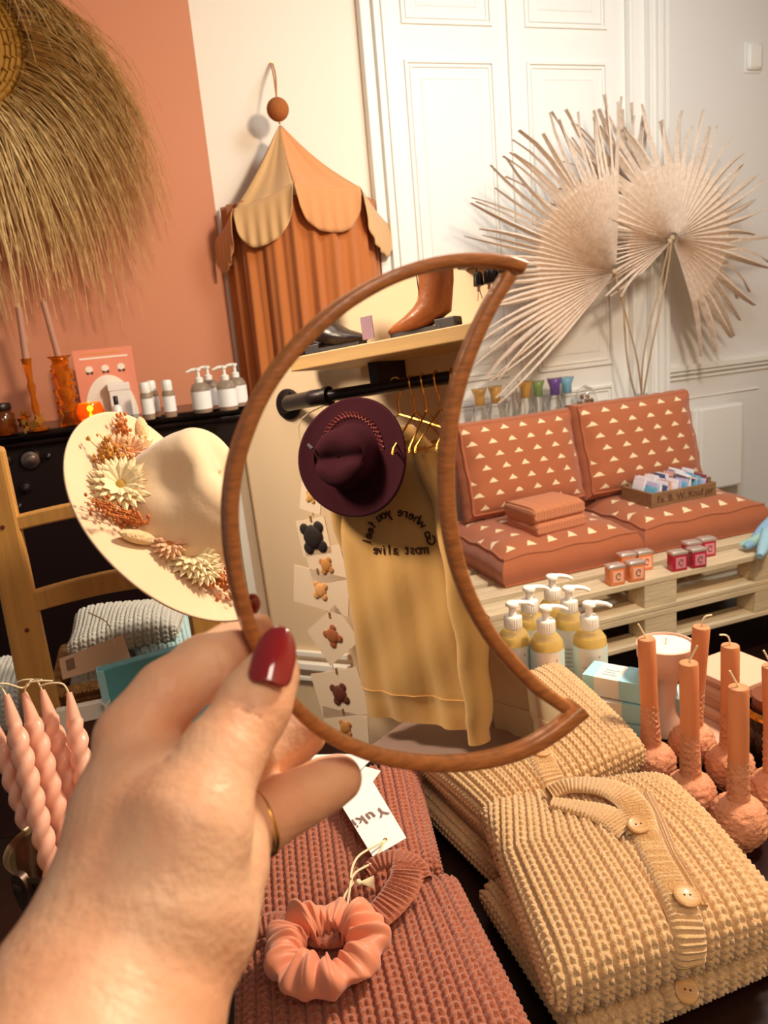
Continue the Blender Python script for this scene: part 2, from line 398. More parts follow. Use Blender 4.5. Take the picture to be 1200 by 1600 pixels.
palm('dried_palm_leaf', 'round dried fan palm leaf at the right, spreading in front of the wall panel', 1050, 372, .33, -68, 178, 205, .2, [(1040, 440, .3), (1015, 560, .26), (1000, 655, VOFF)], 5)
palm('dried_palm_leaf', 'small dried fan palm leaf tucked low between the two large ones', 1046, 378, .38, 158, 222, 130, .3, [(1030, 450, .31), (1005, 560, .27), (1003, 655, VOFF)], 8, nl=16)
palm('dried_palm_leaf', 'large dried fan palm leaf at the left, sweeping towards the mirror', 960, 425, .36, 84, 224, 262, -.2, [(980, 500, .3), (997, 570, .27), (1006, 655, VOFF)], 6, nl=44)
palm('dried_palm_leaf', 'curled dried palm leaf behind, pointing up between the others', 985, 330, .24, 70, 140, 165, .1, [(975, 430, .24), (980, 560, .24), (1003, 655, VOFF)], 9, nl=18)
GLASS = mat('clear_glass', (1, 1, 1), .02, trans=1, ior=1.45)
GLB = mat('blue_tint_glass', H('d6ecf2'), .04, trans=.9, ior=1.3)
def vessel(name, prof, th, mt, parent, seg=20):
    inner = [(max(r-th, .0005), z+(th if i == 0 else 0)) for i, (r, z) in enumerate(prof)]
    m = M(); m.lathe(prof+inner[::-1], seg, caps=True); return mk(name, m, mt, parent)
vz = W1.px(1003, 618, VOFF)
t = TW('glass_vase', 'clear glass vase holding the palm stems behind the sofa', 'vase', vz[0], -VOFF, .85)
H_ = vz[2]-.85+.01
vessel('vase_body', [(.03, 0), (.045, .02), (.04, H_*.5), (.022, H_*.8), (.03, H_)], .003, GLB, t)

# low sideboard behind the sofa
sx0, sx1 = W1.px(700, 640, .2)[0]-.1, W1.px(1050, 640, .2)[0]
m = M(); m.box(0, 0, .0, sx1-sx0, .21, .82); t = TW('sideboard', 'white low sideboard against the doors behind the sofa', 'sideboard', sx0, -.235, 0)
mk('carcass', m, WHITE, t, smooth=False, bev=.004); m = M(); m.box(-.01, -.01, .82, sx1-sx0+.01, .215, .85); mk('top', m, WHITE, t, smooth=False, bev=.004)
# carafes
cols = {'yellow': H('eeb75a'), 'purple': H('7a52a8'), 'green': H('9dbb6a'), 'blue': H('8fc9e2')}
def carafe(px, py, off, neck, liquid, label, s=1.0):
    tp = W1.px(px, py, off); h = tp[2]-.85; t = TW('glass_carafe', label, 'carafe', tp[0], -off, .85, 'glass carafes behind the sofa')
    vessel('glass', [(.038*s, 0), (.044*s, h*.25), (.04*s, h*.5), (.02*s, h*.74), (.019*s, h*.84), (.034*s, h)], .0022, GLASS, t)
    if neck:
        m = M(); m.lathe([(.0215*s, h*.72), (.0215*s, h*.86), (.034*s, h*.985)], 18, caps=False); o = mk('collar', m, mat('collar_'+neck, cols[neck], .15, alpha=.55), t); o.modifiers.new('s', 'SOLIDIFY').thickness = .002; o['label'] = neck+' coloured neck collar'
    if liquid:
        m = M(); m.lathe([(.034*s, .006), (.039*s, h*.2), (.038*s, h*.34)], 16); mk('filling', m, mat('dried_red_fruit', H('b0413c'), .8, bump=1, bscale=120), t)
carafe(748, 606, .16, 'yellow', True, 'carafe with an orange-yellow collar and dark red filling, nearest the mirror')
carafe(773, 602, .16, 'yellow', True, 'carafe with an orange-yellow collar and bright red filling, second from the mirror', .95)
carafe(800, 600, .16, None, False, 'plain clear carafe between the red-filled pair and the green-collared one', .8)
carafe(820, 594, .16, 'yellow', True, 'carafe with a pale yellow collar beside the green-collared one')
carafe(840, 594, .10, 'green', False, 'carafe with a green collar standing further back', .9)
carafe(866, 590, .16, 'purple', False, 'carafe with a purple collar behind the left back cushion')
carafe(885, 588, .11, 'blue', False, 'carafe with a light blue collar right of the purple-collared one')
c = W1.px(915, 602, .14); t = TW('glass_cloche', 'glass cloche with dried flowers over a peach base', 'cloche', c[0], -.14, .85); h = c[2]-.85
m = M(); m.lathe([(.055, 0), (.06, .01), (.06, h*.4), (.05, h*.48)], 20); mk('base', m, mat('peach_base', H('f0a07a'), .5), t)
vessel('dome', [(.052, h*.5), (.054, h*.7), (.04, h*.92), (.005, h)], .002, GLASS, t)
m = M()
for k in range(14): m.ball((random.uniform(-.03, .03), random.uniform(-.03, .03), h*.55+random.uniform(0, .05)), .012, 6)
mk('dried_flowers', m, mat('dry_brown', H('a07a50'), .9), t)

# white radiator box
a, b = W1.px(1088, 640, .10), W1.px(1163, 628, .10); zb = W1.px(1112, 766, .10)[2]
t = TW('wall_heater', 'white boxy wall heater right of the sofa', 'heater', a[0], 0, 0)
m = M(); m.box(.03, -.10, zb, b[0]-a[0], -.035, a[2]+.0); mk('front_panel', m, WHITE, t, smooth=False, bev=.012)
m = M(); m.box(0, -.075, zb+.01, .035, -.0, a[2]-.01); m.box(.035, -.036, zb+.02, b[0]-a[0]-.02, 0, a[2]-.02)
for z in np.linspace(zb+.04, a[2]-.04, 20): m.box(-.002, -.06, z, .001, -.02, z+.006)
mk('casing', m, WHITE, t, smooth=False, bev=.003)
m = M(); m.lathe([(.012, 0), (.012, .03), (.009, .035)], 12); o = mk('knob', m, WAX, t); o.location = (-.015, -.04, a[2]-.09)
# wall sensor box
a = W1.px(1175, 90, 0); t = TW('wall_box', 'small rounded white box mounted high on the right wall panel', 'wall box', a[0], 0, a[2])
m = M(); m.box(-.045, -.03, -.06, .045, 0, .06); mk('cover', m, WHITE, t, bev=.015); m = M(); m.box(-.05, -.006, -.07, .05, 0, .07); mk('backplate', m, WHITE, t, bev=.003)
# ------------------------------------------------------------------ black cast-iron mantel stove and what stands on it
ZM = 1.2
MY = W1.pz(200, 655, ZM)[1]
mxr = W1.pz(394, 631, ZM)[0]
t = TW('iron_stove_mantel', 'black cast-iron range mantel against the terracotta wall', 'mantel', 0, 0, 0)
m = M(); m.box(-1.5, MY+.05, 0, mxr-.03, -.002, ZM-.045); m.box(-1.5, MY+.03, ZM-.33, mxr-.02, -.001, ZM-.29); mk('body', m, BLACK, t, smooth=False, bev=.006)
m = M(); m.box(-1.5, MY+.02, ZM-.06, mxr-.01, -.001, ZM-.03); m.box(-1.5, MY, ZM-.03, mxr, 0, ZM); mk('shelf', m, mat('black_gloss', H('150607'), .2), t, smooth=False, bev=.012)
for px, py, r in ((48, 718, .035), (40, 762, .02), (75, 712, .012), (10, 720, .02), (30, 790, .012)):
    c = W1.px(px, py, -(MY+.05)); m = M(); m.x = Matrix.Translation(c) @ Matrix.Rotation(pi/2, 4, 'X'); m.lathe([(r, -.005), (r*1.05, .01), (r*.9, .02), (r*.55, .022), (r*.5, .035), (.001, .038)], 20); mk('dial', m, mat('worn_steel', H('8f8078'), .3, metal=1) if r > .03 else BLACK, t)
AMB = mat('amber_glass', H('f29a1e'), .05, trans=.85, ior=1.4)
TAUPE = mat('taupe_candle_wax', H('c08a72'), .5, sss=.1)
def onm(px, py): q = W1.pz(px, py, ZM); return q
def holder_a():
    b = onm(62, 672); tp = W1.px(42, 560, -b[1])
    t = TW('candle_holder', 'slim tall amber glass candle holder at the left end of the mantel', 'candle holder', b[0], b[1], ZM); h = tp[2]-ZM
    m = M(); m.lathe([(.032, 0), (.034, .006), (.010, .016), (.012, .04), (.008, .05), (.014, .08), (.009, .12), (.015, h*.62), (.009, h*.68), (.016, h*.95), (.019, h), (.012, h), (.011, h-.02)], 18); mk('stem', m, AMB, t); return t, b, h
t, b, h = holder_a()
def taper(name, b, z, px, py, label):
    tp = W1.px(px, py, -b[1]); t = TW(name, label, 'candle', b[0], b[1], z, 'taupe taper candles on the mantel'); L = tp[2]-z; dx = tp[0]-b[0]
    m = M(); m.tube([(0, 0, 0), (dx*.5, 0, L/2), (dx, 0, L)], [.0125, .0115, .0105], 14); mk('wax', m, TAUPE, t)
    m = M(); m.tube([(dx, 0, L), (dx+.002, 0, L+.014)], .0012, 5); mk('wick', m, TWINE, t)
taper('taper_candle', b, ZM+h-.015, 29, 480, 'taupe taper candle in the slim amber holder, leftmost')
b = onm(112, 664); tp = W1.px(92, 556, -b[1]); h = tp[2]-ZM
t = TW('candle_holder', 'chunky bubbled amber glass candle holder in front of the greeting card', 'candle holder', b[0], b[1], ZM)
m = M(); m.lathe([(.038, 0), (.04, .01), (.028, .03), (.034, .06), (.024, .085), (.036, .12), (.026, .15), (.036, .18), (.028, h*.85), (.03, h*.95), (.044, h), (.02, h-.002), (.018, h-.03)], 20)
for k in range(34):
    a = k*2.4; z = .03+(h-.06)*k/34; m.ball((.034*cos(a), .034*sin(a), z), .008, 6)
mk('stem', m, AMB, t)
taper('taper_candle', b, ZM+h-.02, 68, 472, 'taupe taper candle in the bubbled amber holder')
# amber lidded jar
b = onm(8, 680); t = TW('amber_jar', 'small amber jar with a dark lid at the left edge', 'jar', b[0], b[1]+.02, ZM)
m = M(); m.lathe([(.038, 0), (.042, .008), (.042, .07), (.03, .085)], 20); mk('glass', m, mat('brown_glass', H('8a4512'), .08, trans=.6), t)
m = M(); m.lathe([(.034, .083), (.036, .09), (.036, .106), (.033, .109)], 20); mk('lid', m, BLACK, t)
# gold star garland
b = onm(45, 676); t = TW('star_ornament', 'gold star ornament lying by the slim candle holder', 'ornament', b[0], b[1]-.02, ZM)
for k in range(7):
    m = M(); c = (random.uniform(-.06, .05), random.uniform(-.015, .015)); z = .012+.014*(k % 3); s = .026
    pts = [(c[0]+(s if i % 2 else s*.42)*cos(i*pi/5+k), (s if i % 2 else s*.42)*sin(i*pi/5+k)) for i in range(10)]
    m.x = Matrix.Translation((0, c[1], z+s*.6)) @ Matrix.Rotation(pi/2, 4, 'X') @ Matrix.Rotation(.5*(k-3), 4, 'Y'); m.prism(pts, -.003, .003); mk('star', m, GOLD, t, smooth=False)
# greeting card
b = onm(165, 655); t = TW('greeting_card', 'coral greeting card with three bouquets and a cream arch, leaning on the wall', 'card', b[0], b[1]+.06, ZM)
CORAL = mat('coral_card', H('ec9274'), .7)
A_ = W1.px(112, 548, -(b[1]+.06)); B_ = W1.px(205, 540, -(b[1]+.06)); x0, x1, hh = A_[0]-b[0], B_[0]-b[0], B_[2]-ZM
m = M(); m.x = Matrix.Rotation(-.0, 4, 'X'); m.box(x0, 0, 0, x1, .004, hh); mk('card_sheet', m, CORAL, t, smooth=False)
def flat2(name, pts, mt, y): m = M(); m.x = Matrix.Rotation(pi/2, 4, 'X'); m.prism(pts, -y, -y+.0012); return mk(name, m, mt, t, smooth=False)
cx_ = (x0+x1)/2; W_ = x1-x0
flat2('arch_print', [(cx_+W_*.45*cos(a), .0+hh*.62*sin(a)) for a in np.linspace(0, pi, 24)], CARD, -.0005)
for k in (-1, 0, 1):
    flat2('bouquet_print', [(cx_+k*W_*.27+.014*cos(a), hh*.72+.012*sin(a)) for a in np.linspace(0, 2*pi, 14, endpoint=False)], CARD, -.0005)
    for j in (-1, 1): flat2('bouquet_loop_print', [(cx_+k*W_*.27+j*.007+.006*cos(a), hh*.665+.006*sin(a)) for a in np.linspace(0, 2*pi, 10, endpoint=False)], INK, .0008)
flat2('title_print', [(x0+.02, hh*.86), (x1-.02, hh*.86), (x1-.02, hh*.885), (x0+.02, hh*.885)], CARD, -.0005)
flat2('title_print', [(x0+.03, hh*.93), (x1-.05, hh*.93), (x1-.05, hh*.945), (x0+.03, hh*.945)], mat('gold_print', H('e3a04e'), .5), -.0005)
# tealight
b = onm(145, 664); t = TW('tealight_glass', 'glowing amber tealight glass beside the bubbled holder', 'tealight', b[0], b[1]-.01, ZM)
vessel('cup', [(.036, 0), (.042, .01), (.05, .05), (.04, .08)], .003, AMB, t)
m = M(); m.lathe([(.034, .006), (.034, .022)], 18); mk('wax', m, mat('warm_wax', H('fbe0a8'), .5), t)
m = M(); m.lathe([(.002, .022), (.006, .03), (.004, .04), (.0005, .05)], 10); mk('flame', m, mat('flame', H('ffd27a'), .5, emis=14), t)
l = bpy.data.lights.new('tealight_light', 'POINT'); l.energy = .5; l.color = (1, .6, .25); l.shadow_soft_size = .01; lo = bpy.data.objects.new('tealight_light', l); COL.objects.link(lo); lo.parent = t; lo.location = (0, 0, .06)
# small white box + roller bottle
b = onm(190, 652); t = TW('white_gift_box', 'small white box in front of the card, right side', 'box', b[0], b[1]+.03, ZM)
m = M(); m.box(-.03, -.02, 0, .045, .02, .11); mk('carton', m, WAX, t, smooth=False, bev=.003); m = M(); m.box(-.033, -.023, .1, .048, .023, .128); mk('lid', m, WAX, t, smooth=False, bev=.003)
b = onm(187, 663); t = TW('roller_bottle', 'small white bottle with a black cap before the white box', 'bottle', b[0], b[1]-.01, ZM)
m = M(); m.lathe([(.014, 0), (.016, .004), (.016, .06), (.007, .07)], 16); mk('bottle_body', m, WAX, t); m = M(); m.lathe([(.008, .07), (.008, .098), (.006, .1)], 14); mk('cap', m, BLACK, t)
# white-capped bottles and pump bottles
CLR = mat('frosted_clear', H('cdb9a2'), .1, trans=.6, ior=1.3); LAB = mat('white_label', H('f7f3ee'), .6)
def travel(px, py, label):
    b = onm(px, py); t = TW('travel_bottle', label, 'bottle', b[0], b[1], ZM, 'white-capped travel bottles on the mantel')
    m = M(); m.lathe([(.02, 0), (.022, .006), (.022, .085), (.018, .095)], 18); mk('bottle_body', m, CLR, t)
    m = M(); m.lathe([(.0226, .02), (.0226, .075)], 18, caps=False); mk('bottle_label', m, LAB, t)
    m = M(); m.lathe([(.017, .093), (.018, .1), (.018, .125), (.014, .132), (.001, .133)], 18); mk('cap', m, WAX, t); return t
travel(234, 655, 'white-capped clear bottle, left of the pair in front')
travel(243, 651, 'white-capped clear bottle half hidden behind the left one')
travel(268, 651, 'white-capped clear bottle standing apart on the right')
def pumpb(px, py, label, s=1.0):
    b = onm(px, py); t = TW('pump_bottle', label, 'bottle', b[0], b[1], ZM, 'clear pump bottles on the mantel')
    m = M(); m.lathe([(.034*s, 0), (.036*s, .006), (.036*s, .085), (.028*s, .102), (.014, .11)], 20); mk('bottle_body', m, CLR, t)
    m = M(); m.lathe([(.0366*s, .014), (.0366*s, .078)], 20, caps=False); mk('bottle_label', m, LAB, t)
    m = M(); m.lathe([(.015, .108), (.015, .125), (.006, .13), (.006, .15), (.011, .152), (.011, .16), (.001, .162)], 14); m.tube([(0, 0, .156), (-.02, 0, .157), (-.042, 0, .15)], [.007, .006, .004], 8); mk('pump', m, WAX, t); return t
pumpb(332, 638, 'clear pump bottle, rear left of the four on the mantel')
pumpb(318, 644, 'clear pump bottle with white label, front left of the four on the mantel')
pumpb(374, 634, 'clear pump bottle, rear right of the four on the mantel')
pumpb(358, 640, 'clear pump bottle with white label, front right of the four on the mantel')
# ------------------------------------------------------------------ pine ladder rack with knitwear, hat, twisted candles
LD = Frame(atd(60, 900, 1.32)[:2], (sin(radians(74)), cos(radians(74))))
t = T('ladder_rack', 'pine ladder-style rack in front of the black mantel', 'rack', LD.world(0, 0, 0), LD.rz)
def slab4(m, q, d, fr=LD, off=0):      # q: 4 pixel corners on the frame plane, thickness d backwards
    P = [fr.px(x, y, off) for x, y in q]; m.hexa([p for p in P]+[p+np.array([0, d, 0]) for p in P]); return m
def rail(l0, r0, l1, r1, z0=0.0, z1=None):
    m = M(); a, b, c, d = [LD.px(*p) for p in (l0, r0, l1, r1)]        # top-left, top-right, low-left, low-right
    def ext(p, q, z): k = (z-p[2])/(q[2]-p[2]); return p+(q-p)*k
    lo_l, lo_r = ext(a, c, 0), ext(b, d, 0)
    m.hexa([lo_l, lo_r, lo_r+[0, .03, 0], lo_l+[0, .03, 0], a, b, b+[0, .03, 0], a+[0, .03, 0]]); return m
mk('rail', rail((-48, 700), (4, 700), (28, 1080), (86, 1080)), PINE, t, smooth=False, bev=.006)
rr_top = (322, 944)
mk('rail', rail((276, 860), (330, 860), (318, 1100), (372, 1100)), PINE, t, smooth=False, bev=.006)
for q in (((22, 808), (285, 772), (290, 796), (26, 830)), ((47, 927), (300, 880), (305, 912), (52, 958))):
    m = M(); P = [LD.px(x, y, -.002) for x, y in q]; n = 10; g = []
    for u in np.linspace(0, 1, n):
        a = P[0]+(P[1]-P[0])*u+[0, 0, .010*sin(pi*u)]; b = P[3]+(P[2]-P[3])*u+[0, 0, .010*sin(pi*u)]
        g.append([b, a, a+[0, .02, 0], b+[0, .02, 0]])
    m.grid(np.array(g), cv=True, caps=True); mk('rung', m, PINE, t, smooth=False, bev=.003)
m = M()
for px, py in ((42, 985), (4, 824)):
    c = LD.px(px, py, .0006); m.x = Matrix.Translation(c) @ Matrix.Rotation(pi/2, 4, 'X'); m.lathe([(.004, -.001), (.0035, .0006), (.001, .001)], 10)
mk('knot', m, mat('pine_knot', H('6a2c12'), .7), t)
# basket behind the lower rungs
ZB = .78
WIC = mat('seagrass', H('a8743c'), .8, var=.5, vscale=60, bump=1, bscale=140)
a, b = LD.px(85, 1085, -.05), LD.px(335, 1015, -.05)
t = T('seagrass_basket', 'braided seagrass basket holding folded pale knitwear in the rack', 'basket', LD.world(a[0], .05, 0), LD.rz)
bw = b[0]-a[0]; bz = a[2]-.02; m = M(); zt = (a[2]+b[2])/2
def rim_path(z, n=60, dx=0): return [(x, y, z) for x, y in ([(q*bw, 0) for q in np.linspace(0, 1, n//3)]+[(bw, q*.22) for q in np.linspace(0.05, 1, n//6)]+[((1-q)*bw, .22) for q in np.linspace(.03, 1, n//3)]+[(0, .22*(1-q)) for q in np.linspace(.05, .95, n//6)])]
m.tube(rim_path(zt-.012), .010, 8, closed=True)
for k in range(44):
    u = k/44*bw*1.0; m.tube([(u-.006, -.004, zt-.024), (u, -.014, zt-.012), (u+.009, -.006, zt+.0)], .0042, 5)
mk('braided_rim', m, WIC, t)
m = M()
for k in range(7):
    z = zt-.03-k*.013; P = rim_path(z, 90); m.tube([(x+.003*sin(i*1.7+k*pi), y+.004*sin(i*1.7+k*pi), z_) for i, (x, y, z_) in enumerate(P)], .0075, 6, closed=True)
m.box(.005, .005, zt-.125, bw-.005, .215, zt-.11); mk('woven_wall', m, WIC, t)
# support shelf under the basket
ts = T('rack_shelf', 'plain shelf board carrying the seagrass basket', 'shelf', LD.world(a[0]-.03, .04, 0), LD.rz); m = M(); m.box(0, 0, zt-.145, bw+.1, .26, zt-.125); mk('board', m, PINE, ts, smooth=False, bev=.002)
m = M()
for x in (.005, bw+.055):
    for y in (.005, .215): m.box(x, y, 0, x+.04, y+.04, zt-.145)
mk('post', m, PINE, ts, smooth=False, bev=.003)
# ---- other things: teal book, photo frame stack, grey bundle at left
def ldthing(name, label, cat, x, y, off, z=None):
    p = LD.px(x, y, off); return T(name, label, cat, LD.world(p[0], -off, z if z is not None else p[2]), LD.rz), p
TEAL = mat('teal_cover', H('5fa6ae'), .45); TEALE = mat('pale_teal', H('a5d6dc'), .5)
P = [LD.px(x, y, .08) for x, y in ((150, 1050), (330, 1000), (350, 1180), (172, 1150))]
t = T('teal_book', 'teal hardback with white lettering leaning before the basket', 'book', LD.world(P[3][0], -.08, 0), LD.rz); O = np.array([P[3][0], -.08, 0])
zl = P[3][2]-.12
m = M(); Q = [P[0], P[1], P[1]+(P[2]-P[1])*1.8, P[0]+(P[3]-P[0])*1.9]; m.hexa([p-O for p in Q]+[p-O+[0, .022, 0] for p in Q]); mk('cover', m, TEAL, t, smooth=False, bev=.002)
m = M(); d = np.array([.012, -.0012, 0]); Q2 = [P[0], P[0]+d, P[0]+(P[3]-P[0])*1.9+d, P[0]+(P[3]-P[0])*1.9]; m.hexa([p-O+[0, -.001, 0] for p in Q2]+[p-O+[0, .0225, 0] for p in Q2]); mk('spine', m, TEALE, t, smooth=False)
c = LD.px(178, 1103, .083)-O; tx = LD.px(200, 1099, .083)-LD.px(178, 1103, .083); text('title', 'YO', .03, CARD, t, mtx(c, nrm(tx), nrm(np.cross([0, -1, 0], tx)), (0, -1, 0)))
t, p = ldthing('photo_frame', 'cream photo frame standing low between the candles and the teal book', 'frame', 140, 1200, .06)
a, b = LD.px(118, 1105, .06), LD.px(170, 1098, .06); c_ = LD.px(128, 1230, .06)
m = M(); w_ = .09; zz = a[2]-p[2]
for q in ((-.035, 0, -.12, -.02, .015, zz), (.055, 0, -.12, .07, .015, zz-.0), (-.02, 0, zz-.03, .055, .015, zz), (-.02, 0, -.12, .055, .015, zz-.085)): m.box(*q)
mk('moulding', m, CARD, t, smooth=False, bev=.002); m = M(); m.box(-.02, .006, zz-.09, .055, .012, zz-.025); mk('picture', m, mat('sepia_picture', H('5c382a'), .5), t, smooth=False)
for o_ in (t,): pass

# twisted candles in a metal pail
PKW = mat('pink_twist_wax', H('f6b79c'), .42, sss=.25, coat=.2)
BZ = .75
def wp(x, y, z): return onz(x, y, z)
pb = onz(95, 1500, BZ); 
ptop = atd(95, 1345, .86)
METAL = mat('aged_zinc', H('a08a6c'), .38, metal=.9, var=.5, vscale=25, bump=.2, bscale=30)
pc = atd(112, 1380, .93); PR = .060; RZ = atd(66, 1334, .90)[2]
t = T('metal_pail', 'small aged metal pail with wire handle holding twisted candles', 'pail', (pc[0], pc[1], BZ)); ph = RZ-BZ; print('pail', ph)
m = M(); m.lathe([(PR*.78, 0), (PR*.8, .002), (PR, ph), (PR+.003, ph+.003), (PR+.003, ph-.004), (PR*.96, ph-.004), (PR*.76, .004)], 36); mk('body', m, METAL, t)
ear = atd(44, 1350, .87)-np.array([pc[0], pc[1], BZ]); ang = atan2(ear[1], ear[0])
e1 = np.array([PR*cos(ang), PR*sin(ang), ph-.008]); e2 = np.array([-PR*cos(ang), -PR*sin(ang), ph-.008])
for e in (e1, e2):
    m = M(); n = nrm([e[0], e[1], 0]); s_ = np.cross([0, 0, 1], n); m.x = mtx(e+n*.001, s_, (0, 0, 1), n); pts = [(.011*cos(a_), (.016 if sin(a_) > 0 else .03)*sin(a_)) for a_ in np.linspace(0, 2*pi, 20, endpoint=False)]
    m.prism(pts, -.002, .006); m.lathe([(.006, .006), (.007, .009), (.004, .010)], 12); mk('handle_ear', m, mat('dark_zinc', H('5d4a40'), .4, metal=.8), t)
side = nrm(np.cross(e1, [0, 0, 1])); fwd = -side if side[1] > 0 else side
m = M(); m.tube([e1*(1-q)+e2*q+fwd*.075*sin(pi*q)+np.array([0, 0, -.060*sin(pi*q)]) for q in np.linspace(0, 1, 26)], .0019, 8); mk('wire_handle', m, mat('steel_wire', H('cbb8b0'), .25, metal=1), t)
def twisted(topx, topy, ztop_depth, bx, by, label, L=None, r=.0118):
    top = atd(topx, topy, ztop_depth); base = np.array([pc[0]+bx, pc[1]+by, BZ+.006]); ax = top-base; L = np.linalg.norm(ax); zz = ax/L
    t = T('twisted_candle', label, 'candle', base, 0, 'pink twisted candles')
    xx = nrm(np.cross([0, 1, 0], zz)); yy = np.cross(zz, xx); m = M(); n = 150; seg = 20; g = []
    for i in range(n):
        s = i/(n-1); tap = 1 if s < .82 else max(.22, 1-((s-.82)/.18)**1.5*.72); tw = s*L/.024*pi
        rw = []
        for k in range(seg):
            a = 2*pi*k/seg; rad = r*tap*(.74+.36*abs(cos(a*1-tw))**1.0 if s < .9 else .95); rw.append(zz*s*L+rad*(cos(a)*xx+sin(a)*yy))
        g.append(rw)
    m.grid(np.array(g), cv=True, caps=True); mk('wax', m, PKW, t, sub=0); return t, zz*L
tops = []
for (x, y, d, bx, by, lab) in ((14, 1075, .90, -.012, -.028, 'pink twisted candle leaning to the pail rim, second from the left edge'), (65, 1078, .93, .004, -.004, 'pink twisted candle standing in the middle of the bundle'),
                          (125, 1075, .96, .022, .018, 'pink twisted candle third from left, behind the middle one'), (212, 1082/1.0, .98, .034, .008, 'pink twisted candle at the right, nearest the hand')):
    x2 = {14: 14, 65: 65, 125: 70, 212: 106}[x]
    tops.append((x, y))
tops = []
for (x, y, d, bx, by, lab) in ((10, 1085, .93, .004, -.034, 'pale pink twisted candle nearest the camera, leaning out over the pail rim'), (38, 1082, .96, .016, .0, 'pink twisted candle second from the left, behind the front one'),
                          (66, 1078, .99, .030, .014, 'pink twisted candle third from the left in the pail'), (108, 1082, .98, .040, -.012, 'pink twisted candle at the right, nearest the hand'),
                          (-14, 1120, .97, -.022, .018, 'shadowed twisted candle at the left edge of the photo')):
    t_, tp = twisted(x, y, d, bx, by, lab); tops.append(np.array(t_.location)+tp)
m = M()
for tp, d in zip(tops[:4], ((-.045, .014), (.035, .012), (-.03, .014), (-.035, .013))):
    m.tube(spline([tp-[0, 0, .004], tp+[d[0]*.15, 0, d[1]*.9], tp+[d[0]*.6, 0, d[1]*1.1], tp+[d[0], .004, d[1]*.6+.004*random.random()]], 10), .0012, 5)
m.tube(spline([tops[0]+[-.03, 0, .012], tops[0]+[0, 0, .014], tops[1]+[0, 0, .006], tops[2]+[-.01, 0, .014], tops[3]+[-.03, 0, .02]], 24), .0012, 5)
thing('candle_wick_string', m, TWINE, 'long uncut cream wick string looping between the twisted candle tips', 'string')

# felt hat with dried flowers, on a peg of the rack
FELT = mat('cream_felt', H('e9caa4'), .9, bump=.15, bscale=90, sheen=.4)
hc = atd(268, 812, 1.17)
img = lambda a, b, c: a*RT+b*UP+c*(-FW)
hz = nrm(img(.70, .60, .33)); hx = nrm(img(.64, -.76, 0)); hx = nrm(hx-(hx@hz)*hz); hy = np.cross(hz, hx)
t = T('felt_hat', 'cream felt hat with a band of dried flowers, perched on the rack', 'hat', hc); HM = mtx((0, 0, 0), hx, hy, hz)
def hatprof():
    rs = [(.168, 0), (.150, 0), (.125, 0), (.102, 0), (.093, .004), (.088, .014), (.085, .035), (.081, .06), (.075, .085), (.066, .102), (.054, .112), (.038, .115), (.02, .1155), (.002, .1155)]; return rs
def hatpt(r, h, a):
    x, y = r*cos(a), r*sin(a)
    if r > .1: # brim: sides curl up, front/back dip
        q = (r-.1)/.076; h = h+q*q*(.030*cos(a)**2*(1 if cos(a) < 0 else .5)-.012*sin(a)**2)+.004*q*sin(3*a)
        x *= 1.10; y *= 1.02
    else:
        x *= 1.12; f = h/.1155
        for (aa, amp, hz_, sa, sh) in ((DA, .024, .66, .40, .24), (-DA, .024, .66, .40, .24)):
            da = (a-aa+pi) % (2*pi)-pi; g = math.exp(-(da/sa)**2-((f-hz_)/sh)**2); x -= amp*g*cos(a); y -= amp*g*sin(a)
        rr_ = sqrt(x*x+y*y)/.07; ridge = math.exp(-((-x*sin(RA)+y*cos(RA))/.02)**2); h = h-(.022*ridge*max(0, 1-rr_)-.004) *(1 if f > .85 else 0) + .012*max(0, cos(a-RA-0))*f
    return (x, y, h)
_vd = -FW-(-FW@hz)*hz; DA = atan2(_vd@hy, _vd@hx); DA = DA+.38*(1 if sin(pi-DA) > 0 else -1); RA = pi
prof = hatprof(); pr = spline(prof, 46); g = np.array([[hatpt(max(r, .001), h, a) for a in np.linspace(0, 2*pi, 72, endpoint=False)] for r, h in pr])
m = M(HM); m.grid(g, cv=True); o = mk('felt_body', m, FELT, t, sub=1); s = o.modifiers.new('s', 'SOLIDIFY'); s.thickness = .0028; s.offset = -1
rack = bpy.data.objects['ladder_rack']; pa = LD.world(*LD.px(303, 900, .0)); m = M(); m.tube([pa, pa*.5+(hc+hz*.03)*.5, hc+hz*.055], .009, 12); mk('hat_peg', m, PINE, rack, world=True)
DRY = mat('dried_orange_sprigs', H('c9783e'), .85); DRYP = mat('peach_dried_petals', H('e8b890'), .85, sss=.1); STRAW = mat('straw_flower', H('f2ddb0'), .8, sss=.1); STC = mat('straw_flower_centre', H('b08a3c'), .9)
def onhat(px, py, lift=.01):       # pixel -> brim plane, hat-local world offset
    d = ray(px, py); t_ = ((hc-CAM)@hz+lift)/(d@hz); return CAM+d*t_-hc
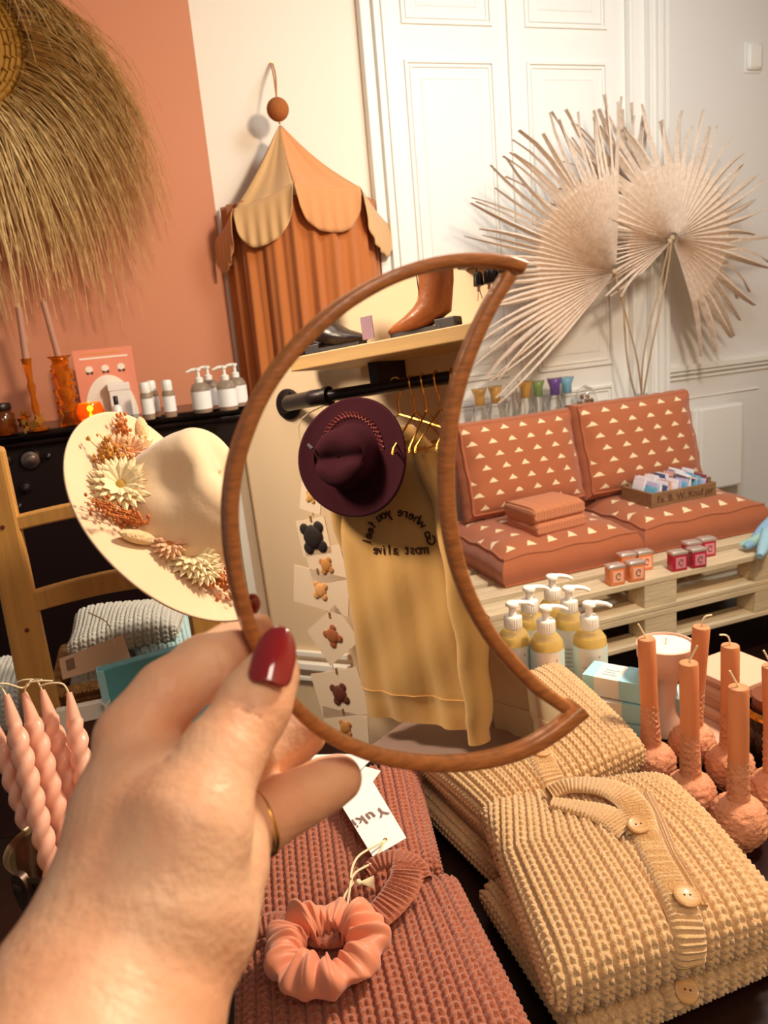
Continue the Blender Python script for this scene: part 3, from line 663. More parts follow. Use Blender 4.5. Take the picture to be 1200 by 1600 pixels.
def daisy(px, py, R_, mt, lab, tilt=(0, 0), rows=3, n=20):
    R_ = R_*1.28
    c = onhat(px, py, .022); f = T('x', '', ''); bpy.data.objects.remove(f)
    zz = nrm(.75*hz+img(-.3, .0, .6)); xx = nrm(np.cross(zz, [0, 0, 1])); yy = np.cross(zz, xx); m = M(mtx(c, xx, yy, zz))
    for k in range(rows):
        for i in range(n-k*4):
            a = 2*pi*i/(n-k*4)+k*.2; L = R_*(1-.2*k); w_ = R_*.12; up = .3+.45*k; ca, sa = cos(a), sin(a); g = []
            for q in (0.12, .4, .75, 1): 
                ww = w_*(1.2-abs(q-.6)*1.6)*(1 if q < 1 else .3); z = up*L*q*(1-.3*q); g.append([(ca*L*q-sa*ww, sa*L*q+ca*ww, z), (ca*L*q, sa*L*q, z+.0015), (ca*L*q+sa*ww, sa*L*q-ca*ww, z)])
            m.grid(np.array(g))
    o = mk('dried_flower', m, mt, t, smooth=False); o.modifiers.new('s', 'SOLIDIFY').thickness = .0006
    if lab: o['label'] = lab
    m = M(mtx(c, xx, yy, zz)); m.ball((0, 0, .004), R_*.26, 12, (1, 1, .5)); mk('flower_centre', m, STC if mt is STRAW else DRY, o)
daisy(189, 760, .034, STRAW, 'large cream straw flower with a golden centre')
daisy(300, 868, .030, STRAW, 'cream straw flower lower on the band')
daisy(318, 890, .022, STRAW, None, n=16)
daisy(262, 822, .026, DRYP, None, n=16); daisy(266, 850, .020, DRYP, None, n=16)
daisy(205, 706, .022, DRYP, 'pale peach rosette near the top of the band', n=18); daisy(182, 700, .018, DRYP, None, n=16); daisy(222, 700, .016, STRAW, None, n=14)
def sprig(path, n, spread, mt, seed):
    rr = random.Random(seed); m = M(); P = [onhat(*p) for p in path]
    for k in range(n):
        e0 = P[0]+np.array([rr.gauss(0, 1) for _ in range(3)])*.003; e1 = P[-1]+np.array([rr.gauss(0, 1) for _ in range(3)])*spread
        e1 = e1+hz*abs(rr.gauss(0, .006)); m.tube(spline([e0, (e0+e1)/2+hz*.006, e1], 5), .0007, 4)
        for j in range(9):
            q = .35+.65*rr.random(); c = e0+(e1-e0)*q+np.array([rr.gauss(0, 1) for _ in range(3)])*.004+hz*.003; m.ball(c, rr.uniform(.0016, .003), 5, (1, 1, 1.3))
    mk('dried_sprig', m, mt, t)
sprig([(248, 830, .012), (190, 800, .015), (150, 796, .012)], 16, .013, DRY, 1)
sprig([(250, 826, .014), (225, 790, .02), (208, 772, .02)], 10, .008, DRY, 2)
sprig([(196, 760, .014), (172, 735, .02), (162, 705, .02)], 18, .011, mat('golden_sprigs', H('c98c3c'), .85), 3)
sprig([(310, 890, .014), (335, 905, .014), (358, 925, .014)], 16, .012, DRY, 4)
sprig([(205, 700, .02), (192, 680, .02), (180, 662, .02)], 10, .008, DRY, 5)
sprig([(262, 850, .014), (240, 820, .02), (232, 800, .02)], 8, .007, DRYP, 6)
m = M()
for (x0, y0, x1, y1, l0) in ((242, 845, 186, 832, .012), (226, 684, 218, 652, .02)):
    a, b = onhat(x0, y0, l0), onhat(x1, y1, l0+.004); m = M(); m.tube([a+(b-a)*q for q in np.linspace(0, 1, 12)], [.0095*sin(pi*min(1, q*.9+.08))**.6 for q in np.linspace(0, 1, 12)], 10); mk('bunny_tail_grass', m, mat('bunny_tail', H('ecc994'), .95, bump=1, bscale=200, sheen=.5), t)
# ------------------------------------------------------------------ pallet sofa parallel to the back wall
ZP = .46
FY = W1.pz(887, 935, ZP)[1]
x_l = W1.pz(760, 960, ZP)[0]; x_r = W1.pz(1260, 850, ZP)[0]
print('sofa', FY, x_l, x_r)
DP = abs(FY)-.38
def pallet(name, label, x0, x1, z):
    t = TW(name, label, 'pallet', x0, FY, z, 'stacked pallets under the sofa'); L = x1-x0; h = .13
    for k in range(5):
        y = k*(DP-.11)/4; m = M(); m.box(0, y, h-.022, L, y+.11, h); mk('deck_board', m, PINEX, t, smooth=False, bev=.002)
    m = M(); m.box(0, 0, .0, L, .1, .018); m.box(0, DP-.1, 0, L, DP, .018); m.box(0, DP/2-.05, 0, L, DP/2+.05, .018); mk('bottom_board', m, PINEX, t, smooth=False, bev=.002)
    for x in BLK:
        for y in (.002, DP/2-.05, DP-.1):
            m = M(); m.box(x-x0, y, .018, min(x-x0+.145, L), y+.1, h-.022); mk('block', m, PINEX, t, smooth=False, bev=.003)
    return t
bx = W1.px(1008, 925, -FY)[0]; bx2 = W1.px(1182, 900, -FY)[0]
BLK = [x_l+.001, bx, bx2]
pallet('pallet', 'pine pallet carrying the patterned cushions, upper of the two', x_l, x_r, ZP-.13)
pallet('pallet', 'pine pallet underneath the upper one, near the floor', x_l, x_r, ZP-.262)
t = TW('dark_plinth', 'low dark plinth under the pallets', 'plinth', x_l+.1, FY+.12, 0); m = M(); m.box(0, 0, 0, x_r-x_l-.1, DP-.12, ZP-.262); mk('plinth_body', m, BLACK, t, smooth=False)
# patterned material
def patmat():
    m_ = mat('rust_linen_print', H('b0623c'), .9, sheen=.3, bump=.25, bscale=25); nt = m_.node_tree; b = nt.nodes['Principled BSDF']; N = nt.nodes.new; Lk = nt.links.new
    uv = N('ShaderNodeUVMap'); uv.uv_map = 'UVMap'; sp = N('ShaderNodeSeparateXYZ'); Lk(uv.outputs[0], sp.inputs[0])
    def mt(op, a, b_=None, c=None):
        n = N('ShaderNodeMath'); n.operation = op
        for i, q in enumerate((a, b_, c)):
            if q is None: continue
            if isinstance(q, (int, float)): n.inputs[i].default_value = q
            else: Lk(q, n.inputs[i])
        return n.outputs[0]
    fl = mt('FLOOR', sp.outputs[1]); uu = mt('ADD', sp.outputs[0], mt('MULTIPLY', fl, .22)); A_ = mt('ABSOLUTE', mt('SUBTRACT', mt('FRACT', uu), .5)); B_ = mt('FRACT', sp.outputs[1])
    ns = N('ShaderNodeTexNoise'); ns.inputs['Scale'].default_value = 9; Lk(uv.outputs[0], ns.inputs[0]); A2 = mt('ADD', A_, mt('MULTIPLY', mt('SUBTRACT', ns.outputs[0], .5), .14))
    c1 = mt('GREATER_THAN', B_, .3); c2 = mt('LESS_THAN', A2, mt('MULTIPLY', mt('SUBTRACT', .68, B_), .60)); k = mt('MULTIPLY', c1, c2)
    mx = N('ShaderNodeMix'); mx.data_type = 'RGBA'; Lk(k, mx.inputs['Factor']); mx.inputs[6].default_value = (*H('b0623c'), 1); mx.inputs[7].default_value = (*H('f6dcae'), 1); Lk(mx.outputs[2], b.inputs['Base Color']); return m_
PAT = patmat(); RPLAIN = mat('rust_linen', H('b0623c'), .9, sheen=.3, bump=.25, bscale=25)
def cushion(name, label, cat, x, y, z, wx, dy, h, nx, ny, rotx=0, rz=0, group=None, puff=.034, pb=0.0):
    t = TW(name, label, cat, x, y, z, group); t.rotation_euler = (rotx, 0, W1.rz+rz)
    n = 22; m = M(); top = []; q = np.linspace(-1, 1, n); q = np.sign(q)*np.abs(q)**.85
    def P(u, v, s):
        e = 1-.035*abs(u*v)**4; pz = (1-abs(u)**3.5)*(1-abs(v)**3.5); x_ = u*wx/2*(1-.015*(1-abs(v)**2))*1; y_ = v*dy/2*(1-.015*(1-abs(u)**2))
        wr = .004*sin(u*9+v*5)*max(abs(u), abs(v))**3+.003*sin(v*13-u*4)*abs(u)**2
        rd = .016*(max(abs(u), abs(v))**10); return (x_, y_, s*(h/2-.006)+s*((puff if s > 0 else pb)*pz**.6+(wr if s > 0 else 0)-(rd if s > 0 else 0)))
    G = np.array([[P(u, v, 1) for v in q] for u in q]); G2 = np.array([[P(u, v, -1) for v in q] for u in q])
    m.grid(G); m.grid(G2)
    bd = [(i, 0) for i in range(n)]+[(n-1, j) for j in range(1, n)]+[(i, n-1) for i in range(n-2, -1, -1)]+[(0, j) for j in range(n-2, 0, -1)]
    rows = []
    for k, f in enumerate(np.linspace(0, 1, 7)):
        rw = []
        for (i, j) in bd:
            a, b = G[i, j], G2[i, j]; p = a+(b-a)*f; bul = .022*sin(pi*f)+.002*sin((i+j)*2.1)*sin(pi*f); nn = np.array([1.0*(i == n-1)-(i == 0), 1.0*(j == n-1)-(j == 0), 0]); rw.append(p+nn*bul)
        rows.append(rw)
    m.grid(np.array(rows), cv=True)
    for i, v in enumerate(m.v): m.v[i] = (v[0], v[1], v[2]+h/2)
    o = mk('cushion_cover', m, PAT, t); me = o.data
    uvl = me.uv_layers.new(name='UVMap'); k = n*n
    vi = np.zeros(len(me.loops), int); me.loops.foreach_get('vertex_index', vi); uv = np.zeros((len(vi), 2))
    co = np.array(m.v)
    for i, v in enumerate(vi):
        if v < k: uv[i] = ((co[v, 0]/wx+.5)*nx, (co[v, 1]/dy+.5)*ny)
    # side loops share no vertices with the top grid
    uvl.data.foreach_set('uv', uv.ravel())
    for s, Gx in ((1, G), (-1, G2)):
        mm = M(); mm.tube([Gx[i, j]+[0, 0, h/2] for (i, j) in bd], .006, 6, closed=True); mk('piping', mm, RPLAIN, t)
    return t
# seat cushions
s0, s1 = W1.pz(787, 925, ZP)[0], W1.pz(1010, 876, ZP)[0]; s2 = W1.pz(1205, 830, ZP)[0]; sy = W1.pz(1010, 876, ZP)[1]
print('seats', s0, s1, s2, sy)
SD = .54; SH = .135
cushion('seat_cushion', 'left rust seat cushion with cream triangles, folded towels on it', 'cushion', (s0+s1)/2, sy+SD/2+.03, ZP+.002, s1-s0-.05, SD, SH, 6.5, 6, group='patterned seat cushions', rz=.0)
cushion('seat_cushion', 'right rust seat cushion with cream triangles, crate on it', 'cushion', (s1+s2)/2+.01, sy+SD/2+.05, ZP+.002, s2-s1-.05, SD, SH, 6.5, 6, group='patterned seat cushions')
yb = sy+SD-.06
print('back', yb)
def backc(label, tl, tr, bl, br):
    off = -yb; A_ = [W1.px(*p, off) for p in (tl, tr, bl, br)]; w_ = ((A_[1][0]-A_[0][0])+(A_[3][0]-A_[2][0]))/2; hh = ((A_[0][2]-A_[2][2])+(A_[1][2]-A_[3][2]))/2; cx = sum(a[0] for a in A_)/4; zb_ = ZP+SH+.03; zt_ = (A_[0][2]+A_[1][2])/2; H_ = zt_-zb_
    lean = radians(74); print(label, w_, H_, cx)
    c = (cx, yb-.005, (zb_+zt_)/2)
    # cushion local: x along, y up its face, thickness behind
    t = cushion('back_cushion', label, 'cushion', c[0], c[1]+.07, c[2], w_, H_/sin(lean), .13, 6, 7, rotx=lean, group='patterned back cushions')
    return t
t1 = backc('left rust back cushion with cream triangles, leaning behind the folded towels', (712, 682), (885, 652), (735, 826), (900, 775))
t2 = backc('right rust back cushion with cream triangles, leaning behind the crate', (890, 645), (1062, 629), (925, 785), (1088, 740))
for t_ in (t1, t2):   # front face of the tilted cushion sits on the seat plane
    pass
ZS = ZP+SH+.022
# folded ribbed towels
RIBT = mat('ribbed_towel', H('cf8256'), .9, sheen=.3)
def towel(label, x, y, z, rz, L=.24, D=.2, h=.05):
    t = TW('folded_towel', label, 'towel', x, y, z, 'folded ribbed towels on the sofa'); t.rotation_euler = (0, 0, W1.rz+rz); m = M(); g = []
    for i, s in enumerate(np.linspace(0, 1, 130)):
        rib = .0042*abs(sin(s*pi*17)); rw = []; e = 1 if .03 < s < .97 else .8
        for a in np.linspace(0, 2*pi, 28, endpoint=False):
            ca, sa = cos(a), sin(a); y_ = D/2*np.sign(ca)*abs(ca)**.35; z_ = h/2+(h/2+rib)*np.sign(sa)*abs(sa)**.6*e; crease = -.006*math.exp(-((z_-h/2)/.004)**2)*(1 if ca < 0 else 0)*-1
            rw.append((s*L-L/2+.006*sin(z_*60), y_+crease+(-rib if ca < 0 else rib), z_))
        g.append(rw)
    m.grid(np.array(g), cv=True, caps=True); mk('towel_body', m, RIBT, t)
p = W1.pz(865, 815, ZS+.03); 
towel('coral ribbed folded towel, lower of the pair on the left seat', p[0]-.0, p[1]+.06, ZS-.004, .12)
towel('coral ribbed folded towel, upper of the pair on the left seat', p[0]-.005, p[1]+.065, ZS+.047, .12, L=.245, h=.058)
# crate with packets
a, b = W1.pz(1018, 795, ZS), W1.pz(1118, 775, ZS); cw = b[0]-a[0]; cdp = .20; print('crate', cw)
CRW = mat('crate_wood', H('9a7350'), .7, var=.35, vscale=9, aniso=(1, 10, 10))
t = TW('wooden_crate', 'low weathered wooden crate with burnt lettering on the right seat', 'crate', a[0], a[1], ZS); h = .062
for nm, q in (('front_board', (0, 0, 0, cw, .012, h)), ('back_board', (0, cdp-.012, 0, cw, cdp, h)), ('end_board', (0, .012, 0, .012, cdp-.012, h)), ('end_board', (cw-.012, .012, 0, cw, cdp-.012, h)), ('base_board', (.012, .012, 0, cw-.012, cdp-.012, .008)), ('corner_post', (cw-.03, .013, 0, cw-.015, .028, h+.022)), ('corner_post', (.015, cdp-.03, 0, .03, cdp-.015, h+.012))):
    m = M(); m.box(*q); mk(nm, m, CRW, t, smooth=False, bev=.0015)
text('lettering', 'Fa. B. W. Knuf jer', .040, INK, t, mtx((cw*.52, -.0006, h*.5), (1, 0, 0), (0, 0, 1), (0, -1, 0)))
PL = [mat('packet_'+n, H(c), .35) for n, c in (('white', 'f0e8ea'), ('pink', 'e8b4a4'), ('blue', '6fb4cf'), ('lilac', 'c9bfe0'), ('brown', '8a4a38'), ('navy', '4b5a80'))]
rr = random.Random(4); k = 0
for i in range(17):
    for j in range(2):
        x = .022+i*(cw-.05)/17; y = .02+j*.085; t2 = TW('snack_packet', '', 'packet', a[0]+x, a[1]+y, ZS+.009, 'packets in the wooden crate')
        pos = ('leftmost', 'second from the left', 'third from the left', 'fourth from the left', 'fifth from the left', 'sixth from the left', 'seventh from the left', 'eighth from the left', 'middle', 'eighth from the right', 'seventh from the right', 'sixth from the right', 'fifth from the right', 'fourth from the right', 'third from the right', 'second from the right', 'rightmost')[i]
        t2['label'] = 'small shiny packet in the crate, %s of the %s row' % (pos, 'front' if j == 0 else 'back')
        m = M(); g = []
        for s in np.linspace(0, 1, 8):
            th = .0055*(1-abs(2*s-1)**4)+.0006; z = s*(.085+.01*j); ln = (.012+.02*(i % 3 == 0))*s+.004*j; g.append([(ln-th, 0, z), (ln, -.002, z), (ln+th, .0, z), (ln+th, .070, z), (ln, .072, z), (ln-th, .070, z)])
        m.grid(np.array(g), cv=True, caps=True); mk('wrapper', m, PL[0 if i < 6 and j else rr.choice([0, 0, 1, 2, 3, 4, 5, 0])], t2, bev=0)
for i in range(2):
    t2 = TW('snack_packet', ('blue and white packet lying tilted at the right end of the crate', 'white packet with a blue front lying beside the tilted one')[i], 'packet', a[0]+cw-.10+.035*i, a[1]+.02+i*.08, ZS+.085, 'packets in the wooden crate'); t2.rotation_euler = (.1, .35, W1.rz+.1)
    m = M(); m.box(-.04, 0, 0, .04, .08, .012); mk('wrapper', m, PL[0], t2, bev=.004); m = M(); m.box(-.02, -.001, .011, .03, .07, .0135); mk('printed_front', m, PL[2], t2, smooth=False)
# tins
def tin(px, py, colname, col, label, group):
    p = W1.pz(px, py, ZP); t = TW('small_tin', label, 'tin', p[0], p[1], ZP, group); t.rotation_euler = (0, 0, W1.rz-.12)
    m = M(); m.box(-.031, -.022, 0, .031, .022, .066); mk('tin_body', m, mat(colname, col, .35, coat=.3), t, bev=.005)
    m = M(); m.box(-.032, -.023, .064, .032, .023, .075); m.box(-.026, -.017, .074, .026, .017, .0775); mk('lid', m, mat('tin_lid', H('efe6dc'), .25, metal=.7), t, bev=.004)
    m = M(); m.box(-.020, -.0232, .012, .022, -.0218, .055); mk('printed_panel', m, mat(colname+'_panel', tuple(min(1, c*1.0+.25) for c in col), .5), t, smooth=False)
    m = M(); m.x = Matrix.Translation((0.002, -.0235, .034)) @ Matrix.Rotation(pi/2, 4, 'X'); m.tube([(.010*cos(a)*(.5+.5*abs(sin(a*1.5))), .012*sin(a), 0) for a in np.linspace(0, 5.5, 14)], .0016, 5); mk('bird_print', m, INK, t)
OR, RD = H('e8854a'), H('b8203c')
for px, py, l in ((979, 893, 'orange tin with a silver lid, back left of the orange four'), (1005, 889, 'orange tin with a silver lid, back right of the orange four'), (961, 912, 'orange tin with a silver lid, front left of the orange four'), (992, 906, 'orange tin with a silver lid, front right of the orange four')):
    tin(px-0, py, 'tin_orange', OR, l, 'orange tins on the pallet edge')
for px, py, l in ((1080, 874, 'red tin with a silver lid, back left of the red four'), (1103, 868, 'red tin with a silver lid, back right of the red four'), (1058, 890, 'crimson tin with a silver lid, front left of the red four'), (1088, 885, 'crimson tin with a silver lid, front right of the red four')):
    tin(px, py, 'tin_red', RD, l, 'red tins on the pallet edge')
# pale blue gauze pouches at the right edge
p = W1.pz(1196, 868, ZP)
for i, (dx, dz, c, r) in enumerate(((.0, .03, '9cc4d4', .9), (.03, .02, 'a8cfc0', -.5), (.05, .06, '8bb0cc', .3))):
    m = M(); m.x = Matrix.Translation(W1.world(p[0]+dx, p[1]+.03*i, ZP+.024)) @ Matrix.Rotation(r, 4, 'Z'); m.tube([(-.09, 0, .0), (-.05, 0, .012), (0, 0, .03+dz*.5), (.05, .01, .03+dz), (.09, .02, .02+dz)], [.012, .022, .024, .02, .006], 10)
    thing('cloth_pouch', m, mat('pouch%d' % i, H(c), .8, bump=.5, bscale=60), ('pale blue cloth pouch at the right edge, front', 'mint cloth pouch at the right edge, middle', 'dusty blue cloth pouch at the right edge, back')[i], 'pouch', 'pouches at the right end of the sofa')
# ------------------------------------------------------------------ display table and what stands on it
ZT = .75
t = T('display_table', 'black display table covered with knitwear, candles and soaps', 'table', (0, 0, 0))
TB = mat('black_table_lacquer', H('1c0809'), .3, bump=.03, bscale=20)
m = M(); m.box(-.75, .1, ZT-.045, .80, 1.12, ZT); mk('tabletop', m, TB, t, smooth=False, bev=.006)
for x in (-.7, .69):
    for y in (.14, 1.06): m = M(); m.box(x, y, 0, x+.06, y+.06, ZT-.045); mk('leg', m, TB, t, smooth=False, bev=.004)
t = T('display_table', 'second black table pushed behind the first, under the soaps and pink boxes', 'table', (0.4, 1.3, 0))
m = M(); m.box(-.44, -.175, ZT-.045, .40, .09, ZT); mk('tabletop', m, TB, t, smooth=False, bev=.006)
for x in (-.42, .32):
    for y in (-.15, .03): m = M(); m.box(x, y, 0, x+.05, y+.05, ZT-.045); mk('leg', m, TB, t, smooth=False, bev=.004)
# pump soap bottles
SOAP = mat('golden_liquid_soap', H('ffd65a'), .15, trans=.08, ior=1.35); PUMPW = mat('pump_white', H('fbf4ea'), .3)
SLAB = mat('pale_aqua_label', H('d6e6de'), .45); SLF = mat('label_front', H('efe2d4'), .5); CLG = mat('bottle_clear', H('f4efe2'), .05, trans=.9, ior=1.2)
def soap():
    t = T('soap_pump_bottle', 'x', 'bottle', (0, 0, ZT), 0, 'golden soap pump bottles'); r = .031
    m = M(); m.lathe([(r*.93, 0), (r, .004), (r, .125), (r*.96, .137), (r*.7, .150), (.015, .156), (.015, .160)], 28); mk('bottle_body', m, CLG, t)
    m = M(); m.lathe([(r*.9, .004), (r*.955, .006), (r*.955, .133), (r*.82, .1405)], 28); mk('liquid', m, SOAP, t)
    m = M(); m.lathe([(r*1.012, .006), (r*1.012, .126)], 32, caps=False); mk('wrap_label', m, SLAB, t)
    m = M(); a = np.linspace(-2.35, -.95, 14); m.grid(np.array([[(r*1.02*cos(q), r*1.02*sin(q), z) for q in a] for z in (.007, .125)])); lf = mk('front_label', m, SLF, t)
    m = M()
    for i in range(7):
        z = .034+i*.009; a = np.linspace(-2.15, -1.2-.12*(i % 3), 10); m.grid(np.array([[(r*1.03*cos(q), r*1.03*sin(q), zz) for q in a] for zz in (z, z+.0016)]))
    a = np.linspace(-1.22, -1.12, 3); m.grid(np.array([[(r*1.03*cos(q), r*1.03*sin(q), zz) for q in a] for zz in (.108, .112)]))
    mk('label_print', m, mat('label_ink', H('b3a596'), .6), lf)
    m = M(); m.lathe([(.0155, .154), (.0165, .156), (.0165, .178), (.0150, .1795), (.008, .1800), (.007, .182), (.0065, .198), (.0125, .199), (.0125, .2035), (.0105, .206), (.001, .207)], 22)
    for k in range(24): m.box(*(lambda c, s: (c-.0006, s-.0006, .157, c+.0006, s+.0006, .177))(.0166*cos(k*pi/12), .0166*sin(k*pi/12)))
    m.tube([(0, 0, .2025), (.016, 0, .2035), (.03, 0, .201), (.040, 0, .1955)], [.0075, .0062, .0052, .0042], 10, flat=.75); mk('pump', m, PUMPW, t); return t
s0_ = soap(); first = True
def topat(px, py, z): return onz(px, py, z)
for px, py, rz, l in ((800, 940, .05, 'golden soap pump bottle half hidden by the mirror, front left'), (852, 946, -.05, 'golden soap pump bottle in the middle of the front row'), (920, 940, -.12, 'golden soap pump bottle at the right end of the front row'),
                   (826, 916, .1, 'golden soap pump bottle in the back row, left'), (862, 898, -.1, 'tallest-looking golden soap pump bottle, furthest back'), (888, 916, -.1, 'golden soap pump bottle in the back row, right')):
    p = topat(px, py, ZT+.2065); 
    if first: s0_.location = (p[0], p[1], ZT); s0_.rotation_euler = (0, 0, rz); s0_['label'] = l; first = False
    else: clone(s0_, (p[0], p[1], ZT), rz, l)
# small white stopper next to the left bottle
# soap boxes
AQ = mat('aqua_carton', H('a9dbe2'), .5); CW_ = mat('cream_carton', H('efe8dc'), .5); GR = mat('grey_carton', H('b9b3a8'), .5)
def sbox(px, py, z, rz, label, L=.095, D=.055, h=.034, c0=CW_, c1=AQ):
    p = onz(px, py, z+h); t = T('soap_carton', label, 'carton', (p[0], p[1], z), rz, 'pale blue soap cartons')
    m = M(); m.box(-L/2, -D/2, 0, L/2, D/2, h); mk('carton', m, c0, t, smooth=False, bev=.0012)
    m = M(); m.box(L*.05, -D/2-.0005, -.0+.0008, L/2+.0005, D/2+.0005, h+.0005); m.box(-L/2-.0005, -D/2-.0005, .001, -L*.33, D/2+.0005, h+.0004) if c1 is AQ else None; mk('colour_sleeve', m, c1, t, smooth=False)
    m = M()
    for i in range(3): m.box(-L*.24, -D*.25+i*.009, h, -L*.02-.006*(i % 2), -D*.25+i*.009+.0022, h+.0005)
    mk('carton_print', m, mat('carton_ink', H('8aa7b0'), .6), t, smooth=False); return t
sbox(975, 1118, ZT, -.5, 'pale blue soap carton at the bottom of the stack, left')
sbox(1020, 1102, ZT, -.55, 'pale blue soap carton at the bottom of the stack, right')
sbox(972, 1088, ZT+.036, -.5, 'pale blue soap carton in the middle of the stack, left', c0=CW_)
sbox(1022, 1076, ZT+.036, -.5, 'pale blue soap carton in the middle of the stack, right')
sbox(970, 1052, ZT+.072, -.62, 'blue and cream soap carton lying across the top of the stack', L=.115, D=.06, h=.036)
# bulb candles
CWX = mat('terracotta_wax', H('dd8c5c'), .5, sss=.35, coat=.1); CRUST = mat('crusted_wax', H('dc9670'), .75, bump=.9, bscale=130, sss=.2)
def bulb_candle(bx_, by_, tx, ty, label, R_=.034, seed=1, wk=1, first=[None]):
    b = onz(bx_, by_, ZT); dd = (b-CAM)@FW; t = T('bulb_candle', label, 'candle', (b[0], b[1], ZT), 0, 'bulb-based terracotta candles')
    # height from the pixel of the top, on the vertical through the base
    d = ray(tx, ty); k = sqrt(b[0]**2+b[1]**2)/sqrt(d[0]**2+d[1]**2); top = CAM+d*k; Hh = top[2]-ZT; lat = np.array([top[0]-b[0], top[1]-b[1]])
    rr = np.random.default_rng(seed); n, sg = 60, 48; prof = []
    for i, z in enumerate(np.linspace(0, Hh*.56, n)):
        if z < R_*2.0: q = z/R_-.98; r = R_*sqrt(max(.04, 1-min(abs(q), 1)**2.2))
        else: r = 0
        r = max(r, .0130+.0042*(1-z/(Hh*.56))) if z > R_ else max(r, R_*.55); prof.append((r, z))
    cells = rr.normal(size=(400, 3)); g = []
    for r, z in prof:
        rw = []
        for a in np.linspace(0, 2*pi, sg, endpoint=False):
            x, y = cos(a), sin(a); s = 700; nn = sin(x*r*s+seed)*sin(y*r*s*1.1+2)*sin(z*s*.9+1)+.6*sin(x*r*s*2.1+z*500)*sin(y*r*s*1.9-z*430+seed)
            amp = .0022 if r > .024 else .0017*(.25+.9*max(0, sin(a*2+seed+z*30))); q = r+amp*nn
            rw.append((q*x+lat[0]*z/Hh, q*y+lat[1]*z/Hh, z))
        g.append(rw)
    m = M(); m.grid(np.array(g), cv=True, caps=True); o = mk('bulb_base', m, CRUST, t); o['label'] = 'crusty grainy wax bulb'
    m = M(); rs = .0132; m.tube([(lat[0]*q, lat[1]*q, Hh*q) for q in (.3, .5, .8, .985, .998)], [rs, rs, rs, rs, rs*.93], 26); m.ball((lat[0], lat[1], Hh-.001), rs*.9, 16, (1, 1, .12)); mk('stem', m, CWX, t)
    m = M(); L = .022; s = wk; P0 = np.array([lat[0], lat[1], Hh]); m.tube(spline([P0, P0+[.002*s, 0, .011], P0+[.007*s, 0, L*.75], P0+[.016*s, 0, L*.8]], 9) if abs(s) < 1.5 else spline([P0, P0+[.006*np.sign(s), 0, .012], P0+[.012*np.sign(s), 0, .024]], 5), .0014, 6); mk('wick', m, TWINE, t)
for i, (bx_, by_, tx, ty, wk, l) in enumerate(((1020, 1222, 1010, 997, -2, 'terracotta bulb candle at the left, beside the soap cartons'), (1078, 1190, 1096, 979, 1, 'terracotta bulb candle furthest back, in front of the pink boxes'), (1080, 1273, 1076, 1035, 1.6, 'terracotta bulb candle in the middle front, just beyond the camel cardigan'),
        (1140, 1228, 1141, 1008, -1, 'terracotta bulb candle behind the two front ones, its bulb half hidden'), (1154, 1318, 1154, 1073, -2, 'terracotta bulb candle nearest the camera, large bulb base'), (1212, 1272, 1206, 1040, -1.8, 'terracotta bulb candle cut by the right edge of the photo'))):
    bulb_candle(bx_, by_, tx, ty, l, R_=.0375 if i in (4,) else .0355, seed=i+1, wk=wk)
# candle tray
p0 = onz(1000, 1245, ZT); 
# pedestal candle
b = onz(1042, 1150, ZT); tp = onz(1040, 1010, ZT+.16)
PB = mat('blush_ceramic', H('e6b8a0'), .5, bump=.1, bscale=60)
b = np.array([tp[0], tp[1]+.0, ZT]); t = T('pedestal_candle', 'blush pedestal bowl filled with white candle wax', 'candle', b)
m = M(); m.lathe([(.028, 0), (.034, .004), (.032, .02), (.022, .05), (.018, .085), (.022, .105), (.040, .125), (.047, .145), (.048, .166), (.044, .167), (.042, .155), (.001, .155)], 36); mk('pedestal', m, PB, t)
m = M(); m.lathe([(.0425, .156), (.0425, .163), (.002, .164)], 30); mk('wax', m, mat('ivory_wax', H('f6e6d6'), .4, sss=.2), t); m = M(); m.tube([(0, 0, .163), (.001, 0, .176)], .0014, 6); mk('wick', m, TWINE, t)
# pink boxes on a board
BRD = mat('blush_board', H('d9a890'), .6); PKB = [mat('pink_box%d' % i, H(c), .6) for i, c in enumerate(('e2ad90', 'c98d6e', 'c08262', 'd09a7c'))]
c = onz(1152, 1128, ZT); print('board', c)
t = T('serving_board', 'blush coloured board under the stack of pink boxes', 'board', (c[0], c[1], ZT), .42); m = M(); m.box(-.10, -.10, 0, .10, .07, .014); mk('board_slab', m, BRD, t, smooth=False, bev=.004)
z = ZT+.0145
for i, (w_, h) in enumerate(((.118, .022), (.116, .02), (.118, .02), (.118, .018))):
    t = T('flat_gift_box', ('pink flat box at the bottom of the stack', 'pink flat box second from the bottom of the stack', 'pink flat box third from the bottom of the stack', 'pale pink flat box on top of the stack with a yellow print')[i], 'box', (c[0]+.004*(i % 2), c[1]+.02, z), .42+.03*(i % 2), 'stack of pink flat boxes')
    m = M(); m.box(-w_/2, -w_/2, 0, w_/2, w_/2, h*.5); mk('box_base', m, PKB[1+i % 2], t, smooth=False, bev=.0015); m = M(); m.box(-w_/2-.001, -w_/2-.001, h*.45, w_/2+.001, w_/2+.001, h); mk('box_lid', m, PKB[0] if i == 3 else PKB[3-i % 2], t, smooth=False, bev=.0015)
    if i == 3: m = M(); m.x = Matrix.Translation((-.035, -.02, h)); m.lathe([(.016, 0), (.016, .0006), (.001, .0007)], 20); mk('yellow_print', m, mat('soft_yellow', H('efc98a'), .6), t); m = M(); m.ball((.04, .048, h+.006), .009, 10); mk('bead', m, CARD, t)
    z += h
